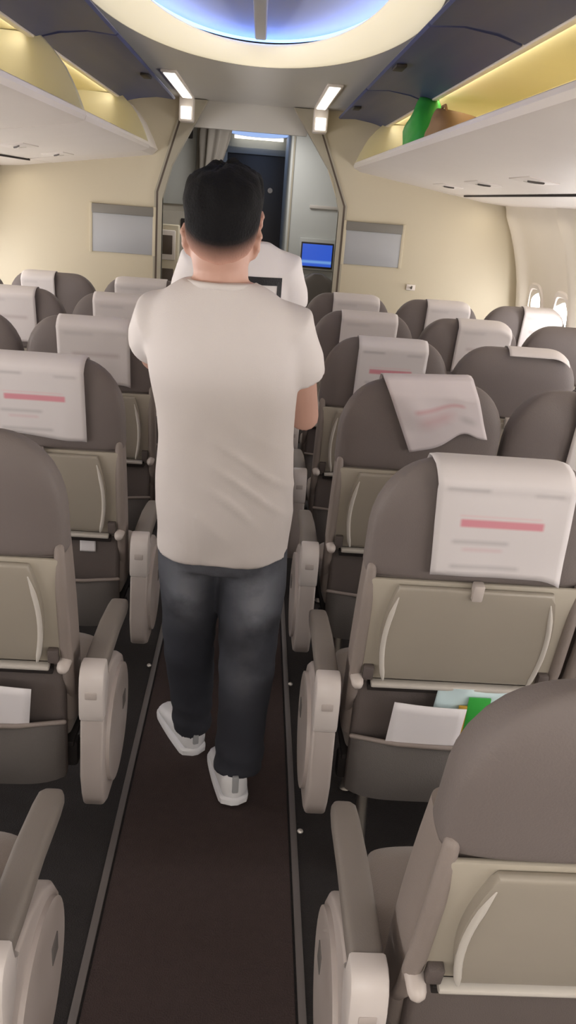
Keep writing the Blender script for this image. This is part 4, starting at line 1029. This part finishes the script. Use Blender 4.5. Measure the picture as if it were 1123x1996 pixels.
# second person ahead
def shift(v, s, d): return (v[0] * s + d[0], v[1] * s + d[1], v[2] * s)
Y2 = 3.22; q = 1.05
p2 = dict(base=(0.0, Y2, 0), sc=1.05, head=(-0.042, Y2 + 0.05, 1.565), bump=0.0,
    neck=((-0.005, Y2 - 0.005, 1.47), (-0.035, Y2 + 0.04, 1.53), 0.060),
    torso=[(0.78, -0.01, Y2, 0.175, 0.125), (0.86, -0.01, Y2, 0.180, 0.128), (0.95, -0.012, Y2, 0.178, 0.125), (1.08, -0.014, Y2, 0.178, 0.122), (1.2, -0.016, Y2, 0.186, 0.125), (1.30, -0.017, Y2, 0.195, 0.124), (1.38, -0.017, Y2, 0.198, 0.115), (1.44, -0.014, Y2, 0.180, 0.100), (1.475, -0.01, Y2, 0.140, 0.086), (1.50, -0.005, Y2, 0.092, 0.074)],
    arms=[dict(pts=((-0.178, Y2, 1.40), (-0.235, Y2 + 0.06, 1.12), (-0.15, Y2 + 0.28, 1.08)), sleeve=0.45, fwd=(0.5, 0.8, 0), up=(-0.5, 0.3, 0.7), side=(0.5, -0.3, 0.7), curl=0.7),
          dict(pts=((0.146, Y2, 1.40), (0.195, Y2 + 0.06, 1.12), (0.11, Y2 + 0.28, 1.08)), sleeve=0.45, fwd=(-0.5, 0.8, 0), up=(0.5, 0.3, 0.7), side=(-0.5, -0.3, 0.7), curl=0.7)],
    legs=[dict(pts=((-0.09, Y2, 0.80), (-0.095, Y2 + 0.02, 0.48), (-0.09, Y2, 0.10)), r=[0.088, 0.084, 0.070, 0.062, 0.058], heel=(-0.09, Y2 - 0.06, 0.0), yaw=math.radians(8), toe=(-0.1, 1, 0)),
          dict(pts=((0.075, Y2, 0.80), (0.075, Y2 + 0.02, 0.48), (0.075, Y2, 0.10)), r=[0.088, 0.084, 0.070, 0.062, 0.058], heel=(0.075, Y2 - 0.06, 0.0), yaw=math.radians(-8), toe=(0.1, 1, 0))],
    hips=[(0.74, -0.01, Y2, 0.150, 0.10), (0.80, -0.01, Y2, 0.166, 0.116), (0.90, -0.01, Y2, 0.166, 0.116), (1.0, -0.01, Y2, 0.155, 0.108)],
    worn=[], shirt='shirt2', shirt_label='white t-shirt with a black framed print', hem=0.78, fold_z=1.0)
b2, s2 = person(p2, 'person in white T-shirt with black framed print, mostly hidden ahead of the first man')
# the print lies on the shirt back
def shirt_print(shirt, off):
    me = shirt.data
    bv = BVHTree.FromPolygons([v.co.copy() for v in me.vertices], [tuple(p.vertices) for p in me.polygons])
    def hit(x, z):
        h = bv.ray_cast(Vector((x - off.x, -1.0, z)), Vector((0, 1, 0)))
        return (h[0] + Vector((0, -0.0025, 0))) if h[0] else Vector((x - off.x, -0.12, z))
    def patch(bm, x0, x1, z0, z1, nx, nz):
        g = [[bm.verts.new(hit(x0 + (x1 - x0) * i / nx, z0 + (z1 - z0) * j / nz)) for i in range(nx + 1)] for j in range(nz + 1)]
        for j in range(nz):
            for i in range(nx): bm.faces.new((g[j][i], g[j][i + 1], g[j + 1][i + 1], g[j + 1][i]))
    X0, X1, Z0, Z1 = -0.165, 0.138, 1.13, 1.385; b = 0.02
    bm = BM()
    patch(bm, X0, X1, Z1 - 0.028, Z1, 24, 2); patch(bm, X0, X1, Z0, Z0 + b, 24, 2)
    patch(bm, X0, X0 + b, Z0 + b, Z1 - 0.028, 2, 20); patch(bm, X1 - 0.016, X1, Z0 + b, Z1 - 0.028, 2, 20)
    # loose brush strokes inside the frame
    rnd = random.Random(5)
    for k in range(46):
        x = rnd.uniform(X0 + 0.03, X1 - 0.04); z = rnd.uniform(Z0 + 0.03, Z1 - 0.05); a = rnd.uniform(0, math.pi); ln = rnd.uniform(0.015, 0.045); wd = rnd.uniform(0.003, 0.008)
        prev = None
        for i in range(6):
            t = i / 5; aa = a + 0.9 * (t - 0.5); cx = x + ln * (t - 0.5) * math.cos(a) ; cz = z + ln * (t - 0.5) * math.sin(a) + 0.006 * math.sin(t * 6)
            if not (X0 + 0.02 < cx < X1 - 0.02 and Z0 + 0.02 < cz < Z1 - 0.03): prev = None; continue
            pa = bm.verts.new(hit(cx - wd * math.sin(aa), cz + wd * math.cos(aa))); pb = bm.verts.new(hit(cx + wd * math.sin(aa), cz - wd * math.cos(aa)))
            if prev: bm.faces.new((prev[0], prev[1], pb, pa))
            prev = (pa, pb)
    obj('printed_frame', bm, 'hair', shirt, 80)
M['ink'] = mat('black_ink', (28, 26, 28), 0.7)
shirt_print(s2, Vector(p2['base']))
